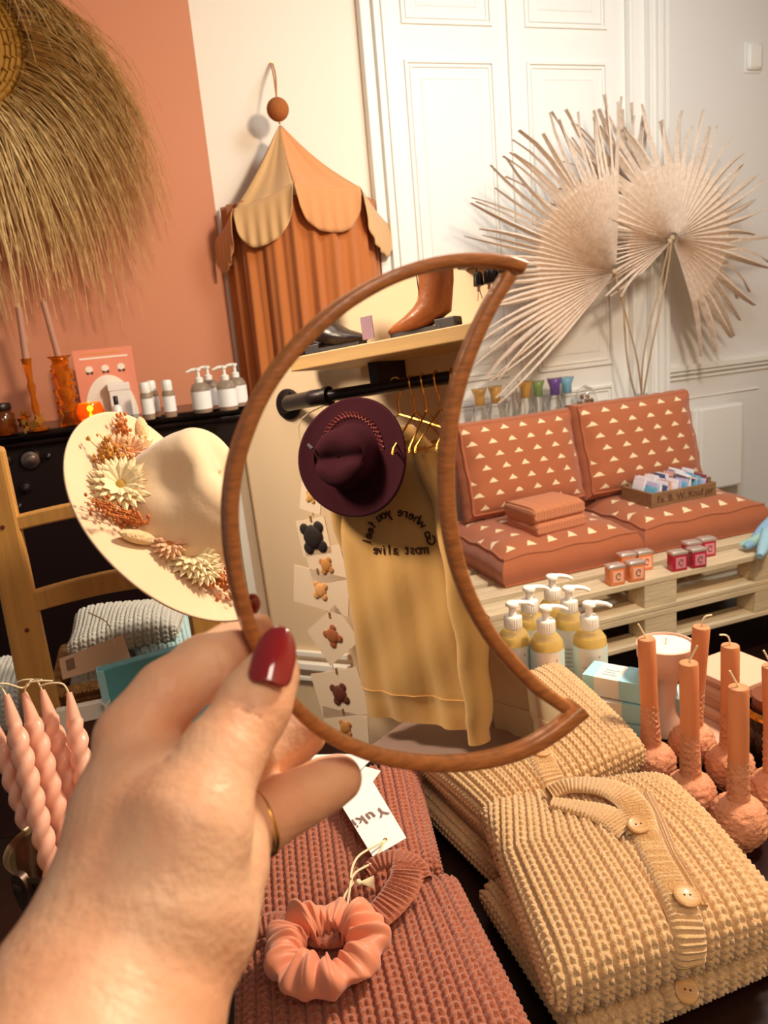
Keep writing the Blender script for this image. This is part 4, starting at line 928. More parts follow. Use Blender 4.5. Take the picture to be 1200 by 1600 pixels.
# dark pot at the right edge
c = onz(1215, 1240, ZT); t = T('dark_jar', 'dark jar with a gold rim cut off by the right edge', 'jar', (c[0]+.035, c[1]+.08, ZT)); m = M(); m.lathe([(.045, 0), (.048, .01), (.046, .09), (.035, .10), (.034, .102)], 28); mk('jar_body', m, mat('dark_glass', H('1e0a08'), .12), t)
m = M(); m.lathe([(.046, .088), (.047, .094), (.042, .099)], 28, caps=False); mk('rim', m, GOLD, t); m = M(); m.lathe([(.035, .10), (.036, .118), (.001, .122)], 24); mk('lid', m, mat('brown_lid', H('7a3c1c'), .4), t)
# ------------------------------------------------------------------ folded chunky knitwear on the table
def knitmat(name, c, c2):
    m_ = mat(name, c, .92, sheen=.5, bump=.55, bscale=420, var=.01, vscale=1, spec=.2); nt = m_.node_tree; b = nt.nodes['Principled BSDF']
    n = nt.nodes.new('ShaderNodeTexNoise'); n.inputs['Scale'].default_value = 60; r = nt.nodes.new('ShaderNodeValToRGB'); r.color_ramp.elements[0].color = (*c2, 1); r.color_ramp.elements[1].color = (*c, 1); r.color_ramp.elements[0].position = .35; r.color_ramp.elements[1].position = .65
    nt.links.new(n.outputs[0], r.inputs[0]); nt.links.new(r.outputs[0], b.inputs['Base Color']); return m_
CAMEL = knitmat('camel_yarn', H('e2bc8a'), H('cea06a')); RUSTY = knitmat('rust_yarn', H('b96c4e'), H('9e553a'))
def knit_h(U, V, P=.0168, S=.0094):
    a = (U/P) % 1*2-1; b = np.abs(a); leg = np.sqrt(np.clip(1-((b-.38)/.44)**2, 0, 1)); leg = np.where(b < .38, np.maximum(leg, .62), leg)
    st = (.5+.5*np.cos(2*pi*(V/S-.55*b)))**.65
    return leg*(.50+.50*st)
def slab_surface(q, T, z0, nu, nv, fold=.36, endp=5.0, puff=.012, seed=0, wave=.003, skew=None):
    """closed rounded slab over the table quad q (back-left, back-right, front-right, front-left)"""
    q = [np.array(p[:2], float) for p in q]; W = (np.linalg.norm(q[1]-q[0])+np.linalg.norm(q[2]-q[3]))/2; D = (np.linalg.norm(q[3]-q[0])+np.linalg.norm(q[2]-q[1]))/2
    # ring section in (s,z), even by arc length
    a = np.linspace(0, 2*pi, 2000); ca, sa = np.cos(a), np.sin(a)
    ys = D/2*np.sign(ca)*np.abs(ca)**(2/7.)*1.0; ys = D/2-T/2+0*ys
    cs = np.sign(ca)*np.abs(ca)**.28; zs = np.sign(sa)*np.abs(sa)**.55; Y = D/2*cs; Z = T/2*zs
    L = np.r_[0, np.cumsum(np.hypot(np.diff(Y), np.diff(Z)))]; v = np.linspace(0, L[-1], nv); Y = np.interp(v, L, Y)/D; Z = np.interp(v, L, Z)
    # lengthwise profile
    b = np.linspace(0, pi, 2000); X = -np.cos(b); X = np.sign(X)*np.abs(X)**.30; Wd = np.sin(b)**.55
    LX = np.r_[0, np.cumsum(np.hypot(np.diff(X)*W/2, np.diff(Wd)*T/2))]; u = np.linspace(0, LX[-1], nu); X = np.interp(u, LX, X)*.5+.5; Wd = np.interp(u, LX, Wd); Wd = np.maximum(Wd, .02)
    s = X[:, None]+0*Y[None]; tt = .5+(-Y[None])*(1-.10*(1-Wd[:, None]))        # tt: 0 back, 1 front  (Y + = back)
    z = z0+T/2+Z[None]*Wd[:, None]
    top = np.clip(Z/(T/2), 0, 1)[None]; z = z+puff*top*np.sin(pi*np.clip(s, 0, 1))**.6*np.sin(pi*np.clip(tt, 0, 1))**.6
    r_ = np.random.default_rng(seed); 
    for _ in range(4):
        f1, f2, p1, p2 = r_.uniform(1, 3), r_.uniform(1, 3), r_.uniform(0, 6), r_.uniform(0, 6); z = z+wave*top*np.sin(f1*2*s+p1)*np.sin(f2*2*tt+p2)
    if skew: s, tt, z = skew(s, tt, z, top)
    Pxy = (q[0][None, None]*((1-s)*(1-tt))[..., None]+q[1][None, None]*(s*(1-tt))[..., None]+q[2][None, None]*(s*tt)[..., None]+q[3][None, None]*((1-s)*tt)[..., None])
    P = np.dstack([Pxy, z]); return P, u[:, None]+0*v[None], v[None]+0*u[:, None]
def normals(P):
    du = np.gradient(P, axis=0); dv = np.gradient(P, axis=1); n = np.cross(du, dv); n /= np.linalg.norm(n, axis=2)[..., None]+1e-12; return n
def knit_slab(name, q, T_, z0, mt, parent, amp=.0068, warp=None, nv=None, **k):
    P, U, V = slab_surface(q, T_, z0, 10, 10, **k); W = U.max(); D = V.max()
    nu = int(W/.0168*13); nv = int(D/.0094*8); P, U, V = slab_surface(q, T_, z0, nu, nv, **k); N = normals(P)
    c = P.mean((0, 1)); 
    if ((P-c)*N).sum() < 0: N = -N
    UU, VV = (U, V) if warp is None else warp(U/W, V/D, W, D, P)
    Q = P+N*(amp*(knit_h(UU, VV)-.4))[..., None]
    m = M(); m.grid(Q, caps=False); o = mk(name, m, mt, parent, world=True)
    fs = []; n0, n1 = P.shape[:2]
    lo = P[::3, ::3]; a, b = lo.shape[:2]; bv = BVHTree.FromPolygons([tuple(p) for p in lo.reshape(-1, 3)], [(i*b+j, i*b+j+1, (i+1)*b+j+1, (i+1)*b+j) for i in range(a-1) for j in range(b-1)])
    return o, bv, (P, N, U, V)
def hitpx(bvs, x, y):
    d = ray(x, y); best = None
    for bv in (bvs if isinstance(bvs, list) else [bvs]):
        l, n, i, t_ = bv.ray_cast(Vector(CAM), Vector(d))
        if l is not None and (best is None or t_ < best[2]): best = (np.array(l), np.array(n), t_)
    if best is None: return None
    n = best[1] if best[1]@(CAM-best[0]) > 0 else -best[1]; return best[0], n
def band(name, bvs, path, wpx, mt, parent, lift=.004, ribs=.0052, th=.004, n=160, nw=18, across=True, fallz=.85):
    """a ribbed band laid on the knit along a pixel path"""
    pp = spline(path, n); ctr = []; nn = []
    for q in pp:
        if len(q) == 3: ctr.append(onz(*q)); nn.append(nrm([0, -.25, 1.0])); continue
        x, y = q
        h = hitpx(bvs, x, y)
        if h is None: h = (onz(x, y, fallz), np.array([0, 0, 1.0]))
        ctr.append(h[0]); nn.append(h[1])
    ctr, nn = np.array(ctr), np.array(nn)
    for _ in range(6): ctr[1:-1] = (ctr[:-2]+ctr[1:-1]*2+ctr[2:])/4; nn[1:-1] = (nn[:-2]+nn[1:-1]+nn[2:])/3
    L = np.r_[0, np.cumsum(np.linalg.norm(np.diff(ctr, axis=0), axis=1))]; T_ = np.gradient(ctr, axis=0); T_ /= np.linalg.norm(T_, axis=1)[:, None]
    B = np.cross(T_, nn); B /= np.linalg.norm(B, axis=1)[:, None]; ws = wpx if hasattr(wpx, '__len__') else [wpx]*2; wv = np.interp(np.linspace(0, 1, n), np.linspace(0, 1, len(ws)), ws)
    g = []
    for w_ in np.linspace(-1, 1, nw):
        e = (1-abs(w_)**6); off = lift*e+th*e
        if across: hgt = .0016*np.cos(2*pi*L/ribs)*e
        else: hgt = .0016*np.cos(pi*w_*5)*e*np.ones(n)
        dz = (wv*(ctr-CAM)@FW/FPX/2) if False else wv*np.array([(c-CAM)@FW for c in ctr])/FPX/2
        g.append(ctr+nn*(off+hgt)[:, None]+B*(w_*dz)[:, None])
    g.append(ctr-nn*.004+B*dz[:, None]*.9); g.append(ctr-nn*.004-B*dz[:, None]*.9)
    m = M(); m.grid(np.array(g), cu=True); return mk(name, m, mt, parent, world=True)
def frame_at(bvs, px, py, up=None):
    p, n = hitpx(bvs, px, py); n = nrm(n*.8+np.array([0, 0, .2])); x = nrm(np.cross(n, [0, 1, 0])) ; x = -x if x[0] < 0 else x; y = np.cross(n, x); return p, n, x, y
BTN = mat('olive_wood_button', H('dfa96e'), .4, var=.3, vscale=14, aniso=(1, 30, 1), coat=.2)
def button(bvs, px, py, parent, r=.0125, lift=.008, tilt=None):
    p, n, x, y = frame_at(bvs, px, py)
    if tilt is not None: n = nrm(n+tilt); x = nrm(np.cross(y, n)); y = np.cross(n, x)
    m = M(mtx(p+n*lift, x, y, n)); m.lathe([(r*.92, -.001), (r, .001), (r, .003), (r*.86, .0042), (r*.72, .0034), (.0005, .0032)], 30); o = mk('button', m, BTN, parent, world=True)
    m = M(mtx(p+n*(lift+.0033), x, y, n)); [m.lathe([(.0013, 0), (.001, .0004)], 8, c=(s*.003, 0, 0)) for s in (-1, 1)]; mk('buttonhole', m, INK, o, world=False) if False else mk('button_hole', m, INK, parent, world=True); return o
def pz(x, y, z): return onz(x, y, z)
def garment(name, label, px, group=None, cat='sweater'):
    p = pz(*px, ZT); return T(name, label, cat, (p[0], p[1], ZT), 0, group)

# --- camel cardigans, back pile (lower then upper)
t = garment('folded_cardigan', 'camel cardigan folded underneath the back one, mostly in shadow', (800, 1250), 'folded camel cardigans')
q = [pz(628, 1225, .78), pz(880, 1075, .78), pz(1000, 1195, .78), pz(778, 1372, .78)]
_, bvBL, _ = knit_slab('knit_body', q, .042, ZT+.001, CAMEL, t, seed=3)
t = garment('folded_cardigan', 'camel cardigan folded on the back pile, one wooden button showing below the mirror tip', (840, 1180), 'folded camel cardigans')
q = [pz(640, 1175, .835), pz(870, 1040, .835), pz(1012, 1178, .835), pz(775, 1300, .835)]
_, bvB, _ = knit_slab('knit_body', q, .060, ZT+.051, CAMEL, t, seed=4, puff=.016)
band('button_band', bvB, [(800, 1120), (832, 1160), (850, 1195), (866, 1225), (880, 1262)], 44, CAMEL, t)
button(bvB, 846, 1183, t)
m = M(); a = hitpx(bvB, 886, 1225); b_ = hitpx(bvB, 893, 1235); 
m.tube(spline([pz(888, 1218, .87), pz(893, 1232, .872), pz(894, 1245, .862), pz(890, 1256, .85)], 8), .0013, 5); mk('tag_cord', m, TWINE, t, world=True)
# --- camel cardigans, front pile
t = garment('folded_cardigan', 'camel cardigan at the bottom of the front pile, a button at its front edge', (1000, 1500), 'folded camel cardigans')
q = [pz(748, 1385, .785), pz(1065, 1300, .785), pz(1262, 1468, .785), pz(905, 1625, .785)]
_, bvFL, _ = knit_slab('knit_body', q, .050, ZT+.001, CAMEL, t, seed=5)
bo = band('button_band', bvFL, [(1030, 1480), (1045, 1510), (1055, 1535), (1066, 1560)], 56, CAMEL, t); 
button(bvFL, 1066, 1547, t, r=.0135, lift=.008)
t = garment('folded_cardigan', 'camel cardigan on top of the front pile, v-neck with wooden buttons down its band', (1000, 1400), 'folded camel cardigans')
q = [pz(752, 1262, .85), pz(1040, 1214, .85), pz(1240, 1432, .85), pz(868, 1560, .85)]
def wz(U, V, W, D, P):
    # ribs fan away from the neck: bend rib coordinate near the back centre
    px_ = U; g = np.exp(-((U-.55)/.2)**2); back = np.clip((P[..., 1]-np.percentile(P[..., 1], 55))/.08, 0, 1.5)
    return U*W+.020*np.sign(U-.56)*(1-np.exp(-((U-.56)/.16)**2))*back, V*D+.012*np.abs(U-.56)*8*0
_, bvF, SF = knit_slab('knit_body', q, .064, ZT+.058, CAMEL, t, seed=6, puff=.014, warp=wz)
m = M(); Pn = [pz(868, 1250, .868), pz(900, 1236, .870), pz(948, 1240, .870), pz(958, 1256, .868), pz(925, 1262, .868)]
DK = mat('knit_inside_shade', H('8a5a34'), .95)
m.hexa([Pn[0]-[0, 0, .01], Pn[1]-[0, 0, .01], Pn[2]-[0, 0, .01], Pn[4]-[0, 0, .01], Pn[0]+[0, 0, .008], Pn[1]+[0, 0, .008], Pn[2]+[0, 0, .008], Pn[4]+[0, 0, .008]]); o = mk('neck_inside', m, CAMEL, t, world=True, bev=.004)
band('neck_band', bvF, [(858, 1240, .886), (885, 1227, .892), (922, 1226, .896), (958, 1234, .898), (985, 1252, .896), (1001, 1284, .892), (1004, 1310, .890)], [24, 28, 34, 48, 52, 50], CAMEL, t, lift=.0)
band('neck_band', bvF, [(862, 1254, .884), (905, 1262, .888), (948, 1274, .890), (985, 1298, .890)], [22, 30, 44, 50], CAMEL, t, lift=.0)
band('button_band', bvF, [(985, 1262), (1004, 1300), (1026, 1345), (1050, 1390), (1068, 1430), (1076, 1470), (1074, 1500)], [48, 50, 54, 58, 60], CAMEL, t, lift=.006)
band('edge_rib', bvF, [(1010, 1245), (1032, 1290), (1052, 1340), (1078, 1385), (1095, 1420)], 22, CAMEL, t, lift=.003, across=False)
button(bvF, 998, 1304, t, r=.0125, lift=.014, tilt=np.array([-.1, -.2, 0])); button(bvF, 1069, 1416, t, r=.0135, lift=.014)
m = M(); c0 = pz(943, 1262, .882); m.hexa([pz(928, 1250, .874), pz(955, 1256, .876), pz(968, 1278, .878), pz(948, 1276, .876)]+[p+np.array([0, 0, .0012]) for p in (pz(928, 1250, .874), pz(955, 1256, .876), pz(968, 1278, .878), pz(948, 1276, .876))]); o = mk('care_label', m, CARD, t, world=True, smooth=False); o['label'] = 'white woven care label'
m = M(); m.tube(spline([pz(966, 1244, .895), pz(964, 1256, .892), pz(967, 1268, .886)], 6), .0016, 6); mk('label_cord', m, TWINE, t, world=True)

# --- rust sweaters
t = garment('folded_sweater', 'rust chunky knit sweater folded behind, under the hand and the white tag', (540, 1300), 'folded rust sweaters')
q = [pz(372, 1225, .83), pz(650, 1180, .83), pz(688, 1335, .83), pz(372, 1470, .83)]
_, bvRB, _ = knit_slab('knit_body', q, .078, ZT+.001, RUSTY, t, seed=8, puff=.012)
t2 = garment('folded_sweater', 'rust chunky knit sweater in front, with a ribbed round neck and a scrunchie on it', (560, 1500), 'folded rust sweaters')
q = [pz(368, 1462, .84), pz(706, 1330, .84), pz(858, 1640, .84), pz(352, 1840, .84)]
def wr(U, V, W, D, P):
    back = np.clip((P[..., 1]-np.percentile(P[..., 1], 60))/.08, 0, 1.5); return U*W-.03*np.exp(-((U-.3)/.3)**2)*back*(U-.3)*2, V*D
_, bvRF, _ = knit_slab('knit_body', q, .085, ZT+.001, RUSTY, t2, seed=9, puff=.014, warp=wr)
band('neck_band', bvRF, [(398, 1452, .856), (432, 1440, .862), (462, 1450, .866), (510, 1462, .868), (560, 1450, .870), (604, 1418, .874), (632, 1380, .876), (640, 1350, .876)], [34, 40, 40, 42, 48, 54, 54], RUSTY, t2, lift=.0, ribs=.0062)
band('neck_band', bvRF, [(572, 1362, .866), (592, 1346, .872), (622, 1340, .876), (650, 1352, .876), (664, 1376, .872)], [22, 28, 32, 32, 26], RUSTY, t2, lift=.0, ribs=.0062)
# scrunchie
SCR = mat('coral_satin', H('e8906c'), .5, sheen=.4, bump=.1, bscale=30)
p, n = hitpx(bvRF, 514, 1512)
n = nrm(n*.5+np.array([0, 0, .5])); x = nrm(np.cross([0, 1, 0], n)); y = np.cross(n, x)
sc_w = 92*((p-CAM)@FW)/FPX
g = []; nA, nB = 260, 40; rs = np.random.default_rng(2); ph = rs.uniform(0, 6, 8)
for i in range(nA):
    a = 2*pi*i/nA; row = []
    f = .5*sin(9*a+ph[0])+.35*sin(14*a+ph[1])+.3*sin(5*a+ph[2]); R0 = sc_w*.66; rt = sc_w*.40*(1+.10*sin(3*a+ph[3])+.12*f)
    for j in range(nB):
        b = 2*pi*j/nB; inn = .5-.5*cos(b); cc = cos(b); wr_ = (.30*(abs(sin(8.5*a+ph[4]+.9*sin(b)+.5*sin(3*a)))-.6)+.16*(abs(sin(14.5*a+ph[5]+.6*b))-.6))*(.62-.38*cc)+.10*sin(5*a+2*b+ph[6])
        r = R0+rt*cc*(.86+.1*f); r = r if cc > 0 else R0+rt*cc*.72
        z = rt*.62*sin(b)*(1+.25*f)+rt*wr_*1.3; row.append(p+n*(rt*.62+.012+z)+x*(r+rt*wr_*.35)*cos(a)*1.05+y*(r+rt*wr_*.35)*sin(a)*1.0)
    g.append(row)
m = M(); m.grid(np.array(g), cu=True, cv=True); thing('scrunchie', m, SCR, 'coral fabric scrunchie lying on the front rust sweater', 'scrunchie', sub=1)
# hang tags
TAGM = mat('tag_paper', H('fbf5ee'), .6)
def tagcard(name, label, P4, txt=None, hole=None):
    c = sum(P4)/4; t = T(name, label, 'tag', c, 0, 'white swing tags'); m = M(); n = nrm(np.cross(P4[1]-P4[0], P4[3]-P4[0])); n = n if n[2] > 0 else -n
    m.hexa(list(P4)+[p+n*.0009 for p in P4]); mk('tag_card', m, TAGM, t, world=True, smooth=False); return t, n
P4 = [pz(522, 1240, .868), pz(578, 1214, .868), pz(635, 1310, .856), pz(583, 1340, .856)]
t, n = tagcard('hang_tag', 'white hang tag with thin printed letters, lying on the back rust sweater', P4)
ux = nrm(P4[0]-P4[1]); uy = -nrm(P4[3]-P4[0]); 
tc = (P4[0]+P4[1]+P4[2]+P4[3])/4
xd = nrm(pz(535, 1297, .862)-pz(600, 1268, .862)); yd = np.cross(n, xd); 
text('tag_lettering', 'Yuki', .025, mat('rose_ink', H('8c6a62'), .6), t, mtx(pz(578, 1277, .8625)+n*.0016-np.array(t.location), xd, yd, n), spacing=1.15)
m = M(); m.x = mtx(pz(602, 1313, .8585)+n*.0012-np.array(t.location), ux, nrm(np.cross(n, ux)), n); m.lathe([(.0028, 0), (.0026, .0006), (.0014, .0007), (.0014, -.001)], 14); mk('eyelet', m, GOLD, t)
m = M(); a = pz(602, 1313, .862)
cordp = [pz(602, 1313, .862), pz(560, 1338, .875), pz(548, 1368, .878), pz(552, 1378, .872), pz(538, 1400, .868), pz(533, 1425, .86)]
m.tube(spline(cordp, 20), .0014, 6); m.tube(spline([pz(602, 1313, .862), pz(585, 1345, .87), pz(553, 1366, .876), pz(545, 1400, .868), pz(541, 1422, .86)], 18), .0014, 6); m.ball(pz(560, 1379, .876), .004, 8)
for k in range(7): m.tube([pz(562, 1379, .876), pz(584, 1369+k*3, .874+.001*k)], .0009, 4)
mk('tag_string', m, TWINE, t, world=True)
P4 = [pz(455, 1212, .872), pz(492, 1180, .872), pz(590, 1178, .872), pz(560, 1206, .872)]
t, n = tagcard('hang_tag', 'blank white hang tag seen behind the fingertip above the back rust sweater', P4)
m = M(); m.tube(spline([pz(480, 1188, .874), pz(455, 1212, .88), pz(435, 1228, .875), pz(420, 1240, .865)], 12), .0012, 5); mk('tag_string', m, TWINE, t, world=True)
t, n = tagcard('hang_tag', 'folded white swing tag half under the mirror rim', [pz(545, 1222, .862), pz(560, 1195, .868), pz(595, 1205, .868), pz(575, 1232, .862)])
# pale knitwear in the basket (slate, grey)
GREYY = knitmat('pale_grey_yarn', H('d0ccc0'), H('b4b0a4')); BLUEY = knitmat('pale_blue_yarn', H('bcd6d6'), H('a0c0c4'))
def lq(pts, z): 
    return [onz(x, y, z) for x, y in pts]
def rackknit(name, label, quad, T_, z0, mt, seed, group='folded pale knitwear in the rack basket'):
    c = np.mean([p[:2] for p in quad], 0); t = T(name, label, 'sweater', (c[0], c[1], z0), 0, group); knit_slab('knit_body', quad, T_, z0, mt, t, seed=seed, amp=.0045); return t
bx0, by0 = LD.world(a[0]*0+LD.px(95, 1080, -.05)[0]+.02, .07, 0)[:2], None
def lw(x, y): return LD.world(x, y, 0)[:2]
L0 = LD.px(95, 1080, -.05)[0]; L1 = LD.px(325, 1015, -.05)[0]; zt0 = zt-.105
zb0 = LD.px(200, 1045, -.05)[2]-.02
k1 = rackknit('folded_sweater', 'pale grey knit sweater folded at the bottom of the rack basket', [lw(L0+.01, .24), lw(L1-.02, .24), lw(L1-.02, .07), lw(L0+.01, .07)], .05, zb0-.052, GREYY, 21)
k2 = rackknit('folded_sweater', 'pale blue-grey knit sweater in the rack basket, right side with blue edges', [lw(L0+.12, .24), lw(L1-.01, .24), lw(L1-.01, .06), lw(L0+.14, .06)], .04, zb0+.000, BLUEY, 22)
k3 = rackknit('folded_sweater', 'cream-grey ribbed sweater on top of the rack basket, just under the rung', [lw(L0+.03, .24), lw(L1-.02, .24), lw(L1-.05, .07), lw(L0+.02, .08)], .045, zb0+.042, GREYY, 23)
P4 = [LD.px(92, 1030, .0), LD.px(192, 992, .0), LD.px(205, 1030, .0), LD.px(98, 1062, .0)]; P4 = [LD.world(*p) for p in P4]
c = sum(P4)/4; t = T('price_tag', 'blush paper price tag with a barcode hanging from the grey sweater', 'tag', c); nn = LD.y; m = M(); m.hexa(P4+[p+nn*.001 for p in P4]); mk('tag_card', m, mat('blush_paper', H('e9bd98'), .7), t, world=True, smooth=False)
ux, uy = P4[1]-P4[0], P4[3]-P4[0]
m = M()
for k in range(9):
    a0 = P4[0]+ux*.09+uy*(.18+.06*k); m.hexa([a0, a0+ux*.13, a0+ux*.13+uy*.03, a0+uy*.03]+[q_-nn*.0006 for q_ in (a0, a0+ux*.13, a0+ux*.13+uy*.03, a0+uy*.03)])
mk('barcode', m, INK, t, world=True, smooth=False)
m = M(); m.tube(spline([P4[1]-ux*.15+uy*.3, P4[1]-ux*.2-uy*.8, P4[1]-ux*.45-uy*1.6], 8), .0012, 5); mk('tag_cord', m, TWINE, t, world=True)
t = T('folded_sweater', 'grey knitwear bundle left of the rack rail at the photo edge', 'sweater', LD.world(LD.px(-20, 1060, -.1)[0], .1, 0)); 
gx = LD.px(-30, 1060, -.06)[0]; gz = LD.px(10, 1075, -.06)[2]
t.location = LD.world(gx, .14, gz-.1)
knit_slab('knit_body', [lw(gx-.12, .26), lw(gx+.075, .26), lw(gx+.075, .06), lw(gx-.12, .06)], .085, gz-.095, GREYY, t, seed=31)
t = T('side_shelf', 'narrow shelf board left of the rack rail carrying grey knitwear', 'shelf', LD.world(gx-.1, .05, 0), LD.rz); m = M(); m.box(-.05, 0, gz-.12, .19, .22, gz-.1); m.box(-.05, .0, 0, -.02, .03, gz-.12); m.box(.14, .19, 0, .17, .22, gz-.12); mk('board', m, PINE, t, smooth=False)
# ------------------------------------------------------------------ crescent hand mirror
MWOOD = mat('stained_mirror_wood', H('c67a40'), .34, var=.4, vscale=40, aniso=(3, 3, 14), coat=.3, bump=.15, bscale=60)
OUT = [(818, 409), (790, 400), (740, 396), (690, 400), (640, 412), (590, 432), (540, 461), (500, 492), (460, 531), (425, 573), (395, 622), (371, 680), (357, 730), (350, 790), (352, 850), (360, 910), (377, 975), (400, 1030), (430, 1082), (470, 1128), (520, 1163), (580, 1188), (640, 1200), (700, 1203), (760, 1197), (820, 1180), (870, 1152), (915, 1116)]
INN = [(816, 412), (800, 440), (775, 480), (750, 532), (730, 585), (716, 640), (708, 700), (707, 770), (713, 830), (727, 890), (748, 942), (775, 988), (808, 1028), (846, 1066), (884, 1093), (915, 1116)]
def off2(P, d):
    t_ = np.gradient(P, axis=0); t_ /= np.linalg.norm(t_, axis=1)[:, None]; return P+np.c_[-t_[:, 1], t_[:, 0]]*d
Lc = spline(OUT, 150); Rc = spline(INN, 110)
cen = np.array([560, 800.])
def inward(P, d):
    a, b = off2(P, d), off2(P, -d); m_ = len(P)//2
    return a, b
La, Lb = inward(Lc, 1); Ls = 1 if np.linalg.norm(La[75]-cen) < np.linalg.norm(Lb[75]-cen) else -1
Ra, Rb = inward(Rc, 1); Rs = 1 if np.linalg.norm(Ra[55]-cen) < np.linalg.norm(Rb[55]-cen) else -1
mc = mir(600, 800); t_m = T('moon_mirror', 'crescent moon hand mirror with a stained wooden rim, held up in front', 'mirror', mc)
def strip(P, s, w_, label, trim=0):
    m = M(); g = []; n = len(P)
    for i in range(n):
        ring = []
        for f, h in ((0, -.0085), (0, .0028), (.08, .0042), (.22, .0050), (.78, .0050), (.92, .0042), (1, .0028), (1, -.0085)):
            q = off_[f][i] if False else (P[i]+OFFN[i]*s*w_*f); ring.append(mir(*q)+MN*h)
        g.append(ring)
    m.grid(np.array(g), cv=True, caps=True); o = mk('rim', m, MWOOD, t_m, world=True); o['label'] = label
for P, s, w_, lab in ((Lc, Ls, 22, 'outer curved wooden rim strip'), (Rc, Rs, 21, 'inner concave wooden rim strip')):
    tt_ = np.gradient(P, axis=0); tt_ /= np.linalg.norm(tt_, axis=1)[:, None]; OFFN = np.c_[-tt_[:, 1], tt_[:, 0]]
    if P is Rc: P = P[4:-5]; OFFN = OFFN[4:-5]
    strip(P, s, w_, lab)
Lg, Rg = off2(Lc, Ls*12), off2(Rc, Rs*12)
def dmin(p, P): return np.min(np.linalg.norm(P-p, axis=1))
def inside(p, P, s):   # signed side of nearest sample
    i = int(np.argmin(np.linalg.norm(P-p, axis=1))); i = min(max(i, 1), len(P)-2); t_ = P[i+1]-P[i-1]; n = np.array([-t_[1], t_[0]])*s; return (p-P[i])@n
Lk = [p for p in Lg if inside(p, Rg, Rs) > 0]; Rk = [p for p in Rg if inside(p, Lg, Ls) > 0]
poly = Lk+Rk[::-1]
MIRR = mat('mirror_silver', (.93, .90, .86), .0, metal=1)
m = M(); V = [mir(*p)+MN*0.0005 for p in poly]; Vb = [v-MN*.0022 for v in V]; n = len(V); m._a(V+Vb, [tuple(range(n)), tuple(range(2*n-1, n-1, -1))]+[(i, (i+1) % n, n+(i+1) % n, n+i) for i in range(n)])
mk('mirror_glass', m, MIRR, t_m, world=True, smooth=False)
m = M(); V = [mir(*p)-MN*.0030 for p in poly]; Vb = [v-MN*.004 for v in V]; m._a(V+Vb, [tuple(range(n)), tuple(range(2*n-1, n-1, -1))]+[(i, (i+1) % n, n+(i+1) % n, n+i) for i in range(n)]); mk('back_board', m, MWOOD, t_m, world=True, smooth=False)

# ------------------------------------------------------------------ the hand: one implicit surface
def J(x, y, z, rpx): return atd(x, y, z), rpx*z/FPX
CH = [  # (chain of joints), blend radius
 ([J(95, 1760, .235, 215), J(150, 1610, .262, 192), J(222, 1440, .285, 160), J(242, 1300, .300, 128)], .006),
 ([J(235, 1420, .290, 120), J(222, 1280, .305, 98), J(212, 1165, .318, 62)], .010),                              # index metacarpal
 ([J(250, 1400, .300, 120), J(262, 1270, .325, 90), J(280, 1190, .340, 56)], .010),                              # middle metacarpal
 ([J(290, 1440, .300, 105), J(305, 1340, .318, 88), J(322, 1268, .335, 58)], .010),                              # palm heel / ring side
 ([J(300, 1430, .285, 98), J(345, 1350, .305, 62), J(365, 1310, .325, 52)], .010),
 ([J(268, 1400, .275, 108), J(298, 1290, .283, 92), J(335, 1200, .296, 61), J(352, 1172, .302, 56), J(387, 1122, .313, 51), J(402, 1092, .318, 49), J(425, 1050, .3265, 37), J(436, 1016, .331, 21)], .008),  # thumb
]
FG = [
 ([J(208, 1150, .318, 60), J(262, 1085, .328, 53), J(318, 1043, .342, 49), J(360, 1018, .358, 43), J(398, 1003, .374, 38), J(440, 988, .378, 34)], 'index'),
 ([J(270, 1180, .338, 52), J(335, 1180, .352, 46), J(392, 1178, .370, 44), J(440, 1150, .384, 40), J(490, 1118, .392, 34)], 'middle'),
 ([J(300, 1240, .340, 50), J(352, 1235, .360, 44), J(398, 1212, .378, 40), J(450, 1172, .392, 34), J(480, 1150, .396, 30)], 'ring'),
 ([J(335, 1320, .330, 56), J(372, 1300, .342, 52), J(408, 1283, .352, 50), J(448, 1258, .360, 46), J(475, 1245, .366, 43), J(505, 1228, .374, 41), J(528, 1217, .379, 38)], 'little'),
]
lo = np.array([1e9]*3); hi = -lo
for ch, _ in CH+[(f, 0) for f, _ in FG]:
    for p, r in ch: lo = np.minimum(lo, p-r-.008); hi = np.maximum(hi, p+r+.008)
hh = .0014
ax = [np.arange(lo[i], hi[i]+hh, hh) for i in range(3)]
GX = np.stack(np.meshgrid(*ax, indexing='ij'), -1).astype(np.float32)
def rcone(P, a, ra, b, rb):
    ab = (b-a).astype(np.float32); L2 = float(ab@ab); t_ = np.clip(((P-a.astype(np.float32))@ab)/L2, 0, 1); t_ = t_ ; d = np.linalg.norm(P-a.astype(np.float32)-t_[..., None]*ab, axis=-1); return d-(ra+(rb-ra)*t_)
def smin(a, b, k): h = np.clip(.5+.5*(b-a)/k, 0, 1); return b*(1-h)+a*h-k*h*(1-h)
def local(f, a, ra, b, rb, k, op='u'):
    r = max(ra, rb)+.03; l_, h_ = np.minimum(a, b)-r, np.maximum(a, b)+r; s = tuple(slice(max(0, int((l_[i]-lo[i])/hh)), max(0, int((h_[i]-lo[i])/hh)+1)) for i in range(3))
    sub = GX[s]; 
    if sub.size == 0: return
    d = rcone(sub, a, ra, b, rb)
    if op == 'u': f[s] = smin(f[s], d, k)
    else: f[s] = -smin(-f[s], d, k)
F_ = np.full(GX.shape[:3], .05, np.float32)
for ch, k in CH:
    for (a, ra), (b, rb) in zip(ch[:-1], ch[1:]): local(F_, a, ra, b, rb, k)
